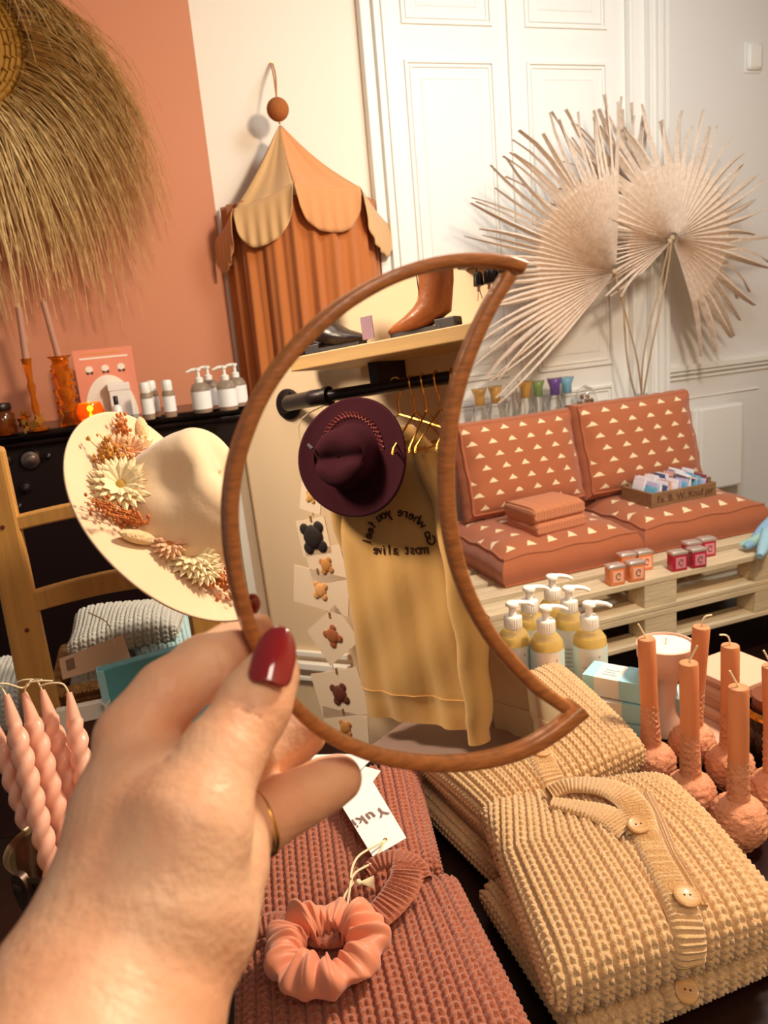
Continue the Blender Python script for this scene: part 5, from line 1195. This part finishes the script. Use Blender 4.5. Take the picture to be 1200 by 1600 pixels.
for ch, nm in FG:
    fl = np.full(GX.shape[:3], .05, np.float32)
    for (a, ra), (b, rb) in zip(ch[:-1], ch[1:]): local(fl, a, ra, b, rb, .0035)
    F_ = smin(F_, fl, .0035)
for pts, r in (([(318, 1140, .301), (300, 1162, .298), (278, 1180, .293), (262, 1190, .291)], 8), ([(322, 1120, .312), (312, 1145, .306)], 12),   # web crease
               ([(338, 1000, .3335), (350, 1050, .3335)], 2),
               ([(208, 1135, .295), (232, 1172, .290)], 0), ([(362, 1095, .3015), (385, 1098, .3005), (405, 1112, .3025)], 2), ([(354, 1108, .3000), (380, 1110, .2990), (402, 1124, .3010)], 2), ([(350, 1160, .290), (372, 1180, .29)], 0),
               ([(452, 1225, .3455), (462, 1268, .3465)], 2), ([(400, 1250, .340), (408, 1300, .338)], 0)):
    if not r: continue
    Q = [atd(*p) for p in pts]
    for a, b in zip(Q[:-1], Q[1:]): local(F_, a, r*.3/FPX, b, r*.3/FPX, .004 if r > 3 else .0018, 'd')
def surface_nets(f, lo, h):
    s = f < 0; nx, ny, nz = f.shape
    c = [s[i:nx-1+i, j:ny-1+j, k:nz-1+k] for i in (0, 1) for j in (0, 1) for k in (0, 1)]; cnt = sum(q.astype(int) for q in c); act = (cnt > 0) & (cnt < 8)
    idx = -np.ones(act.shape, int); I = np.argwhere(act); idx[act] = np.arange(len(I)); acc = np.zeros((len(I), 3)); num = np.zeros(len(I))
    cor = [(i, j, k) for i in (0, 1) for j in (0, 1) for k in (0, 1)]
    for a in cor:
        for b in cor:
            if sum(b)-sum(a) == 1 and all(y >= x for x, y in zip(a, b)):
                fa = f[I[:, 0]+a[0], I[:, 1]+a[1], I[:, 2]+a[2]]; fb = f[I[:, 0]+b[0], I[:, 1]+b[1], I[:, 2]+b[2]]; m_ = (fa < 0) != (fb < 0); t_ = np.where(m_, fa/(fa-fb+1e-12), 0)
                acc += (np.array(a)+t_[:, None]*(np.array(b)-np.array(a)))*m_[:, None]; num += m_
    V = lo+h*(I+acc/num[:, None]); faces = []
    for d in range(3):
        e, g = [q for q in range(3) if q != d]; sh = [slice(None)]*3; sh2 = [slice(None)]*3; sh[d] = slice(0, -1); sh2[d] = slice(1, None)
        for ax_ in (e, g): sh[ax_] = slice(1, -1); sh2[ax_] = slice(1, -1)
        A_, B_ = s[tuple(sh)], s[tuple(sh2)]; E = np.argwhere(A_ != B_); flip = A_[tuple(E.T)]
        base = E.copy(); base[:, e] += 1; base[:, g] += 1
        def ci(de, dg): q = base.copy(); q[:, e] += de; q[:, g] += dg; return idx[q[:, 0], q[:, 1], q[:, 2]]
        q = np.stack([ci(-1, -1), ci(0, -1), ci(0, 0), ci(-1, 0)], 1)
        fl = flip if d != 1 else ~flip; q[~fl] = q[~fl][:, ::-1]; faces.append(q)
    return V, np.concatenate(faces)
V, Fq = surface_nets(F_, lo, hh)
Fq = Fq[(Fq >= 0).all(1)]
print('hand verts', len(V))
def skin():
    m_ = mat('skin', H('f2bf9a'), .42, sss=.22, bump=.22, bscale=230, spec=.4, detail=4); nt = m_.node_tree; b = nt.nodes['Principled BSDF']; b.inputs['Subsurface Scale'].default_value = .006
    tc = nt.nodes.new('ShaderNodeTexCoord'); n = nt.nodes.new('ShaderNodeTexNoise'); n.inputs['Scale'].default_value = 28; r = nt.nodes.new('ShaderNodeValToRGB'); nt.links.new(tc.outputs['Object'], n.inputs[0])
    r.color_ramp.elements[0].position = .35; r.color_ramp.elements[0].color = (*H('eaae88'), 1); r.color_ramp.elements[1].position = .65; r.color_ramp.elements[1].color = (*H('f5c6a2'), 1); nt.links.new(n.outputs[0], r.inputs[0]); nt.links.new(r.outputs[0], b.inputs['Base Color']); return m_
SKIN = skin(); NAIL = mat('red_nail_polish', H('8c0a14'), .12, coat=1, spec=.6)
hp = atd(250, 1350, .30); t_h = T('person', 'left hand and forearm of a person with dark red nails, holding up the mirror', 'person', hp)
me = M(); me.v = [tuple(v) for v in V]; me.f = [tuple(int(i) for i in f) for f in Fq]; me.mi = [0]*len(Fq)
hand = mk('hand_and_forearm', me, SKIN, t_h, world=True); sm = hand.modifiers.new('smooth', 'SMOOTH'); sm.iterations = 5; sm.factor = .5
hand.data.polygons.foreach_set('use_smooth', [True]*len(hand.data.polygons))
# thumb nail, laid over the tip
def nail(base, tip, z0, z1, wpx, name='thumb_nail', lift=0):
    a, b = atd(*base, z0), atd(*tip, z1); ax_ = nrm(b-a); L = np.linalg.norm(b-a); vd = nrm((a+b)/2-CAM); sd = nrm(np.cross(ax_, vd)); nn_ = nrm(np.cross(sd, ax_)); nn_ = -nn_ if nn_@vd > 0 else nn_
    W = wpx*z0/FPX/2; g = []
    for u in np.linspace(0, 1, 22):
        w_ = W*(min(1, (u/.16)**.5*.35+.65) if u < .16 else (1 if u < .45 else max(.05, (1-((u-.45)/.56)**2.2)**.62)))
        rw = []
        for v_ in np.linspace(-1, 1, 17): rw.append(a+ax_*(L*u)+sd*(w_*v_)+nn_*((1-(v_*w_/W)**2)*W*.55+lift+.0012*sin(pi*u)-.0018*u*u))
        g.append(rw)
    m = M(); m.grid(np.array(g)); o = mk(name, m, NAIL, t_h, world=True); s = o.modifiers.new('s', 'SOLIDIFY'); s.thickness = .0012; s.offset = 0; o['label'] = 'glossy dark red thumb nail' if 'thumb' in name else 'dark red nail'
nail((417, 1074), (439, 984), .3075, .3225, 66)
# ring
a, b = atd(382, 1296, .345), atd(420, 1278, .3535); zz = nrm(b-a); xx = nrm(np.cross(zz, [0, 0, 1])); yy = np.cross(zz, xx); m = M(mtx(atd(403, 1287, .3505), xx, yy, zz)); R_ = 50.5*.352/FPX
m.tube([(R_*cos(q), R_*sin(q), .0006*sin(3*q)) for q in np.linspace(0, 2*pi, 60, endpoint=False)], .0012, 8, closed=True); o = mk('ring', m, GOLD, t_h, world=True); o['label'] = 'thin gold finger ring'
m = M(mtx(atd(396, 1290, .349), xx, yy, zz)); m.tube([(R_*1.01*cos(q), R_*1.01*sin(q), .0006*sin(3*q)) for q in np.linspace(0, 2*pi, 60, endpoint=False)], .0010, 8, closed=True); o = mk('ring', m, GOLD, t_h, world=True); o['label'] = 'second thin gold band'
# ------------------------------------------------------------------ clothes wall on the right, seen in the mirror (W2 frame: x runs left in the reflection)
def T2(name, label, cat, x, off, z, group=None): return T(name, label, cat, W2.world(x, -off, z), W2.rz, group)
OAK = mat('oak_shelf', H('c9a068'), .5, var=.25, vscale=5, aniso=(1, 12, 12))
a, b = mref(470, 556, .22), mref(760, 499, .22); zs = (a[2]+b[2])/2; th = abs(mref(600, 524, .22)[2]-mref(600, 548, .22)[2])
t = T2('wall_shelf', 'light oak wall shelf with boots on it, reflected in the mirror', 'shelf', 0, 0, zs-th); m = M(); m.box(b[0]-.35, -.22, 0, a[0]+.03, -.001, th); mk('shelf_board', m, OAK, t, smooth=False, bev=.002)
m = M(); m.box(b[0]-.2, -.1, -.04, b[0]-.18, -.001, 0); m.box(a[0]-.08, -.1, -.04, a[0]-.06, -.001, 0); mk('bracket', m, BLACK, t, smooth=False)
# boots
def loft(m, secs, seg=24):
    g = []
    for c, ax_, bx_, ra, rb, pw in secs:
        g.append([np.array(c)+np.array(ax_)*ra*np.sign(cos(q))*abs(cos(q))**pw+np.array(bx_)*rb*np.sign(sin(q))*abs(sin(q))**pw for q in np.linspace(0, 2*pi, seg, endpoint=False)])
    m.grid(np.array(g), cv=True, caps=True); return m
def boot(label, toe_px, heel_px, off, col, dirn, shaft_h, tint='b'):
    tx, hx_ = mref(*toe_px, off), mref(*heel_px, off); L = abs(tx[0]-hx_[0]); s = 1 if tx[0] > hx_[0] else -1; t = T2('ankle_boot', label, 'boot', hx_[0], off, zs, 'boots on the oak shelf')
    lm = mat('leather_'+tint, col, .35, bump=.3, bscale=60, var=.25, vscale=12); sol = mat('dark_sole', H('3a3438'), .5); k = L/.15
    X = np.array([s, 0, 0]); Z = np.array([0, 0, 1.]); Y = np.array([0, 1., 0]); m = M(); secs = []
    hz_ = .012*k+.014
    for z, x, ra, rb in ((shaft_h, .034, .037, .034), (shaft_h*.7, .034, .036, .033), (.085, .034, .033, .030), (.062, .036, .033, .028)): secs.append((X*x*k+Z*(hz_+z*1.0), X, Y, ra*k, rb*k, 1))
    for ang, x, z, ra, rb in ((.5, .045, .040, .034, .028), (1.0, .070, .026, .024, .028), (1.35, .100, .016, .0165, .029), (1.5, .128, .011, .011, .022), (1.55, .146, .008, .006, .010)):
        secs.append((X*x*k+Z*(z*k+.012), X*cos(ang)+Z*sin(ang), Y, ra*k, rb*k, 1))
    loft(m, secs); mk('boot_upper', m, lm, t)
    m = M(); o = [(x*k*s, y*k) for x, y in ((0.0, -.016), (.03, -.024), (.07, -.020), (.11, -.027), (.138, -.020), (.148, 0), (.138, .020), (.11, .027), (.07, .020), (.03, .024), (0.0, .016))]; o = [(a_, b_*.72) for a_, b_ in o]; m.prism(o if s > 0 else o[::-1], .009, .016); mk('sole', m, sol, t, smooth=False)
    m = M(); m.prism([(x*k*s, y*k*.8) for x, y in ((0, -.018), (.04, -.022), (.04, .022), (0, .018))][::int(s)], .0, .014+.012*k); mk('heel', m, sol, t, smooth=False, bev=.002)
    m = M(); m.box(min(.07*k*s, .072*k*s), -.034*k, .05, max(.07*k*s, .072*k*s), -.033*k, .05+shaft_h*.8) if False else m.tube([(s*.062*k, -.020*k, .06), (s*.066*k, -.016*k, shaft_h*.9)], .0012, 4); mk('seam', m, sol, t); return t
boot('brown leather ankle boot on the shelf, right one in the reflection', (606, 508), (716, 500), .12, H('8e5028'), 1, .20, 'brown')
t_ = boot('black leather boot on the shelf, left in the reflection, with a lilac tag', (572, 516), (480, 530), .12, H('2a1a1a'), 1, .10, 'black')
boot('second dark boot behind the black one on the oak shelf', (545, 519), (450, 536), .055, H('33201e'), 1, .12, 'black2')
p = mref(570, 482, .16); t = T2('boot_tag', 'lilac paper tag hanging from the black boot', 'tag', p[0], .16, zs); m = M(); m.box(-.012, -.001, .012, .013, .001, .052); mk('tag_paper', m, mat('lilac_paper', H('8d6f80'), .7), t, smooth=False)
# tassel hooks
p = mref(752, 440, .06); zt_ = mref(750, 408, .06)[2]
t = T2('hook_rail', 'dark rail high on the wall with tassel key rings hung from it', 'hook rail', p[0], 0, zt_); m = M(); m.box(-.075, -.03, 0, .06, -.001, .02); mk('rail_board', m, BLACK, t, smooth=False)
for k, px in enumerate((737, 754, 762, 778)):
    q = mref(px, 440, .06); t2 = T2('tassel_keyring', ('dark tassel key ring, leftmost in the reflection', 'dark tassel key ring with a long silver tip, second from the left in the reflection', 'dark tassel key ring, third from the left in the reflection', 'dark tassel key ring, rightmost in the reflection')[k], 'key ring', q[0], .035, zt_-.001, 'key rings on the hook rail')
    m = M(); m.tube([(0, 0, 0), (.001, -.002, -.012)], .0012, 4); m.lathe([(.004, -.012), (.008, -.016), (.010, -.036), (.002, -.038)][::-1], 10); mk('tassel', m, BLACK, t2)
    m = M(); m.tube([(0, 0, -.036), (.002, 0, -.046)], .003, 6); m.tube([(.002, 0, -.044), (.006, 0, -.062)], .0012, 4); m.tube([(.0, 0, -.044), (-.004, 0, -.060)], .0012, 4); mk('metal_clasp', m, mat('steel_clasp', H('d8cfd0'), .2, metal=1), t2)
# pipe rail
OF = .14
fl = mref(452, 632, 0); r1 = mref(480, 622, OF); r2 = mref(720, 589, OF); rz_ = (r1[2]+r2[2])/2
PIPE = mat('black_pipe', H('221414'), .35, metal=.3)
t = T2('pipe_rail', 'black iron pipe clothes rail on a round wall flange, reflected in the mirror', 'rail', 0, 0, 0)
x1 = r1[0]; 
m = M(); m.tube([(x1, -OF, rz_), (r2[0]-.5, -OF, rz_)], .0115, 16); mk('pipe', m, PIPE, t)
xf = fl[0]; m = M(); m.tube([(xf, -.003, rz_), (xf*.6+x1*.4, -OF*.55, rz_)], .0115, 14); m.tube(spline([(xf*.65+x1*.35, -OF*.5, rz_), (x1, -OF*.9, rz_), (x1-.012, -OF, rz_), (x1-.05, -OF, rz_)], 14), .0165, 14); m.tube([(x1-.045, -OF, rz_), (x1-.056, -OF, rz_)], .019, 14); mk('elbow', m, PIPE, t)
m = M(); m.x = Matrix.Translation((xf, 0, rz_)) @ Matrix.Rotation(pi/2, 4, 'X'); m.lathe([(.034, .0005), (.034, .006), (.020, .009), (.018, .022), (.013, .022)], 28)
for k in range(4): a_ = k*pi/2+.5; m.lathe([(.004, .006), (.0035, .009)], 8, c=(.026*cos(a_), .026*sin(a_), 0))
mk('flange', m, PIPE, t)
m = M(); m.x = Matrix.Translation((r2[0]-.5, 0, rz_)) @ Matrix.Rotation(pi/2, 4, 'X'); m.lathe([(.034, .0005), (.034, .006), (.013, .009), (.013, OF)], 20); mk('flange', m, PIPE, t)
# hangers
def hanger(px, label, rot=1.35):
    q = mref(px, 600, OF); t = T2('wire_hanger', label, 'hanger', q[0], OF, rz_, 'gold wire hangers'); t.rotation_euler = (0, 0, W2.rz+rot); m = M()
    m.tube([(.0145*cos(a_), 0, .0145*sin(a_)) for a_ in np.linspace(-.2, pi+.35, 16)]+[(-.006, 0, -.016), (0, 0, -.028), (0, 0, -.055)], .0019, 6); mk('hook', m, GOLD, t)
    m = M(); m.tube([(0, 0, -.052), (.06, 0, -.072), (.15, 0, -.105), (.155, 0, -.112), (.0, 0, -.112), (-.155, 0, -.112), (-.15, 0, -.105), (-.06, 0, -.072), (0, 0, -.052)], .0019, 6); mk('shoulder_wire', m, GOLD, t); return t
for px, l, rt in ((618, 'gold wire hanger carrying the printed sweatshirt, first from the hat', .12), (643, 'gold wire hanger, second from the dark hat', 1.3), (661, 'gold wire hanger, third from the dark hat', 1.25), (683, 'gold wire hanger, fourth from the dark hat', 1.35), (708, 'gold wire hanger at the mirror rim, fifth from the dark hat', 1.3)): hanger(px, l, rt)
# sweatshirts
MUS = mat('mustard_jersey', H('cfa05a'), .85, sheen=.3, bump=.1, bscale=80); CRJ = mat('cream_jersey', H('e2c696'), .85, sheen=.3, bump=.1, bscale=80)
def shirt(label, xl, xr, ztop, zbot, off, mt, rot=0, group='jersey sweatshirts on the rail', sleeves=True, seed=0):
    cx, W = (xl+xr)/2, abs(xl-xr); t = T2('sweatshirt', label, 'sweatshirt', cx, off, zbot, group); t.rotation_euler = (0, 0, W2.rz+rot); Hh = ztop-zbot; g = []; rs = np.random.default_rng(seed); p1, p2, p3 = rs.uniform(0, 6, 3)
    for z in np.linspace(0, 1, 50):
        hw = W/2*(1.0-.03*sin(pi*z)) if z < .80 else W/2*(1-.62*((z-.80)/.20)**1.35); dep = .020+.012*sin(pi*min(z*1.1, 1)); dep *= 1 if z < .9 else .7
        if z < .10: hw *= .955-.0*z; dep *= .9
        rw = []
        for a_ in np.linspace(0, 2*pi, 72, endpoint=False):
            x = hw*np.sign(cos(a_))*abs(cos(a_))**.8; y = dep*np.sign(sin(a_))*abs(sin(a_))**.7; f = (.0045*sin(x*60+p1+z*2)+.003*sin(x*115+p2-z*4)+.003*sin(z*20+x*30+p3))*(1-abs(x/hw)**4)*(.4+.6*(1-z)); rw.append((x, y+f, z*Hh))
        g.append(rw)
    m = M(); m.grid(np.array(g), cv=True, caps=True); mk('body', m, mt, t)
    m = M(); g = [[(p[0]*1.0, p[1]*1.10-.001, p[2]) for p in r] for r in g[0:6]]; m.grid(np.array(g), cv=True, caps=True); mk('hem_band', m, mt, t)
    if sleeves:
        for s in (-1, 1):
            P = spline([(s*W*.36, .0, Hh*.90), (s*W*.47, -.012, Hh*.74), (s*W*.50, -.030, Hh*.5), (s*W*.50, -.034, Hh*.2), (s*W*.48, -.034, Hh*-.02)] if s < 0 else [(s*W*.34, .0, Hh*.90), (s*W*.43, .014, Hh*.74), (s*W*.40, .030, Hh*.5), (s*W*.38, .034, Hh*.2), (s*W*.36, .034, Hh*.02)], 26); rr_ = np.interp(np.linspace(0, 1, 26), [0, .2, .6, .92, .93, 1], [.048, .044, .032, .026, .021, .022]); m = M(); m.tube([p+[.003*sin(i*1.1), 0, 0] for i, p in enumerate(P)], rr_, 16, flat=.6); mk('sleeve', m, mt, t)
    m = M(); m.tube([(W*.19*cos(a_), -.0+.014*sin(a_), Hh*(.985)-.018*(a_ > pi)) for a_ in np.linspace(0, 2*pi, 30, endpoint=False)], .006, 8, closed=True); mk('collar', m, mt, t)
    return t, W, Hh
xl, xr = mref(541, 950, .19)[0], mref(738, 950, .19)[0]; zb_ = mref(650, 1128, .19)[2]; zt_ = rz_-.072
t, W, Hh = shirt('mustard sweatshirt printed Go where you feel most alive, reflected in the mirror', xl, xr, zt_, zb_, .175, MUS, 0, seed=1)
INKB = mat('dark_flock_print', H('3a120e'), .8)
tc = mref(625, 858, .2); lx, lz = tc[0]-(xl+xr)/2, tc[2]-zb_
_ob = [c for c in t.children if c.name.startswith('body')][0].data; _bvS = BVHTree.FromPolygons([tuple(v.co) for v in _ob.vertices], [tuple(p.vertices) for p in _ob.polygons])
def ysurf(x, z):
    l, n, i, d = _bvS.ray_cast(Vector((x, -.3, z)), Vector((0, 1, 0))); return l[1]-.0012 if l is not None else -.035
def arctext(s, cx, cz, R_, size, span, y):
    n = len(s)
    for i, ch in enumerate(s):
        if ch == ' ': continue
        a_ = pi/2+span*(.5-(i+.5)/n); o = (cx+R_*cos(a_), ysurf(cx+R_*cos(a_), cz+R_*sin(a_)), cz+R_*sin(a_)); tx = np.array([sin(a_), 0, -cos(a_)]); ty = np.array([cos(a_), 0, sin(a_)])
        text('print_letter', ch, size, INKB, t, mtx(o, tx, ty, np.cross(tx, ty)), ext=.0012)
rad = abs(mref(575, 858, .2)[0]-tc[0])*1.02
yf = -.0395
arctext('Go where you feel', lx, lz-.004, rad*1.0, .026, 2.75, yf)
for i, ch in enumerate('most alive'):
    if ch != ' ': xx_ = lx+(i-4.5)*.0118; text('print_letter', ch, .026, INKB, t, mtx((xx_, ysurf(xx_, lz), lz), (1, 0, 0), (0, 0, 1), (0, -1, 0)), ext=.001)
a, b = mref(748, 1010, .1)[0], mref(790, 1010, .1)[0]
z2 = mref(800, 1150, .1)[2]
shirt('plain golden sweatshirt hanging second on the rail, behind the printed one', a+.02, a-.26, zt_, z2-.01, .075, CRJ, .2, seed=2, sleeves=False)
shirt('cream sweatshirt with a small cuff print, third on the rail', a-.09, a-.37, zt_, z2-.0, .150, mat('pale_jersey', H('e8d3a8'), .85), .30, seed=3, sleeves=False)
# dark hat hanging on the rail
hcz = mref(556, 714, .235); rx = abs(mref(478, 714, .235)[0]-mref(636, 714, .235)[0])/2; rzz = abs(mref(556, 620, .235)[2]-mref(556, 806, .235)[2])/2
FDK = mat('plum_felt', H('35101a'), .95, spec=.15)
t = T2('dark_felt_hat', 'dark plum felt hat with a stitched braid hanging from the rail, reflected in the mirror', 'hat', hcz[0], .245, hcz[2]); R_ = (rx+rzz)/2
m = M(); m.x = Matrix.Rotation(pi/2-.12, 4, 'X') @ Matrix.Rotation(.15, 4, 'Y'); g = []
for r, h in spline([(R_, .004), (R_*.85, .0), (R_*.62, .0), (R_*.54, .004), (R_*.50, .02), (R_*.47, .045), (R_*.42, .062), (R_*.3, .07), (R_*.15, .066), (.001, .064)], 40):
    g.append([(r*cos(a_)*rx/R_*1.22, r*sin(a_)*rzz/R_, h*.62-.010*math.exp(-(r*sin(a_)/.012)**2)*(1 if h > .055 else 0)+.006*(r/R_)**4*cos(2*a_)) for a_ in np.linspace(0, 2*pi, 60, endpoint=False)])
m.grid(np.array(g), cv=True); o = mk('felt_body', m, FDK, t); s = o.modifiers.new('s', 'SOLIDIFY'); s.thickness = .003; s.offset = -1
m2 = M(); m2.x = m.x
for i in range(26):
    a0 = -2.2+i*.115+pi*.72; rr_ = R_*.70
    for sg in (-1, 1): m2.tube([(rr_*cos(a0)*rx/R_+.0, rr_*sin(a0), .003), ((rr_+sg*.005)*cos(a0+.06)*rx/R_, (rr_+sg*.005)*sin(a0+.06), .0055), (rr_*cos(a0+.115)*rx/R_, rr_*sin(a0+.115), .003)], .0011, 4)
mk('stitched_braid', m2, mat('rose_stitch', H('8a3a34'), .7), t)
m2 = M(); m2.x = m.x; m2.tube([(R_*.45, 0.02, .05), (R_*.52, .028, .052)], .003, 6); mk('metal_pin', m2, mat('pin_steel', H('d8d0cc'), .2, metal=1), t)
# card garland
gp = [(468, 660), (475, 720), (486, 770), (492, 830), (508, 875), (500, 922), (520, 980), (518, 1030), (530, 1090), (540, 1140)]
GP = [mref(x, y, .10) for x, y in gp]; t = T2('card_garland', 'string of small picture cards hanging beside the sweatshirt, reflected in the mirror', 'garland', GP[0][0], .10, 0); t0 = np.array([GP[0][0], -.10, 0])
m = M(); m.tube(spline([(np.array(p)-t0) for p in [(x1-.02, -.10, rz_-.012)]+GP], 40), .0012, 5); m.tube([(np.array([x1-.02, -.10, rz_-.012])-t0), np.array([x1-.02, -.14, rz_-.01])-t0], .001, 4); mk('string', m, TWINE, t)
CRD = mat('ivory_picture_card', H('f0d8bc'), .7); SHP = [mat('motif%d' % i, H(c), .7) for i, c in enumerate(('241818', 'd9a45a', 'e8a868', 'a8603a', '6a3428', 'c98a48', '5c5048'))]
for k, (px, py, w_, h_, rot, ci, full) in enumerate(((492, 838, 34, 46, .1, 0, 1), (512, 882, 42, 44, .15, 5, 0), (503, 921, 62, 48, -.2, 2, 0), (522, 992, 46, 52, .6, 3, 0), (533, 1082, 56, 56, .2, 4, 0), (542, 1135, 50, 40, -.1, 5, 0), (488, 775, 24, 40, -.3, 1, 0))):
    c = mref(px, py, .105); A_ = mref(px-w_*.66, py, .105); B_ = mref(px, py-h_*.62, .105); hw, hh2 = abs(A_[0]-c[0]), abs(B_[2]-c[2]); m = M(); cc = c-t0; m.x = Matrix.Translation(cc-np.array([0, .004, 0])) @ Matrix.Rotation(rot, 4, 'Y'); m.box(-hw, -.001, -hh2, hw, .001, hh2); cd_ = mk('card', m, CRD, t, smooth=False)
    m = M(); m.x = Matrix.Translation(cc-np.array([0, .0065, 0])) @ Matrix.Rotation(rot, 4, 'Y')
    s_ = min(hw, hh2)*(1.1 if full else .6); 
    for (ox, oz, r_) in ((0, 0, .62), (-.45, .45, .30), (.45, .45, .30), (-.42, -.5, .32), (.42, -.5, .32)): m.ball((ox*s_, 0, oz*s_), r_*s_, 10, (1, .2, 1))
    mk('animal_motif', m, SHP[ci], cd_)
    m = M(); m.x = Matrix.Translation(cc-np.array([0, .006, 0])); m.box(-.002, -.001, hh2-.006, .002, .002, hh2+.006); mk('clip', m, mat('clip_wood', H('9a6a3c'), .6), t)
# curtain fold at the far left of the reflection + grey cabinet low right
a, b = mref(470, 1140, .25), mref(735, 1175, .25)
t = T2('grey_cabinet', 'pinkish grey low cabinet below the sweatshirts, reflected in the mirror', 'cabinet', b[0]-.3, 0, 0); m = M(); wd = a[0]-b[0]+.16; m.box(0, -.3, 0, wd, -.002, zb_-.07); mk('carcass', m, mat('mauve_grey_paint', H('a3877c'), .6), t, smooth=False, bev=.004); m = M(); m.box(-.01, -.31, zb_-.07, wd+.01, -.001, zb_-.055); mk('cabinet_top', m, mat('mauve_grey_paint', H('a3877c'), .6), t, smooth=False, bev=.003)
q = mref(860, 1085, .1); t = T2('gift_bag', 'pink paper bag at the lower tip of the mirror reflection', 'bag', q[0]-.03, .12, zb_-.054); m = M(); m.hexa([(-.04, -.02, 0), (.04, -.02, 0), (.04, .02, 0), (-.04, .02, 0), (-.04, -.02, .12), (.04, -.02, .12), (.04, .01, .12), (-.04, .01, .12)]); mk('bag_body', m, mat('pink_paper', H('e0a894'), .7), t, smooth=False)
m = M(); m.tube(spline([(-.02, -.018, .12), (-.015, -.02, .15), (.015, -.02, .15), (.02, -.018, .12)], 12), .0015, 5); mk('bag_handle', m, TWINE, t)
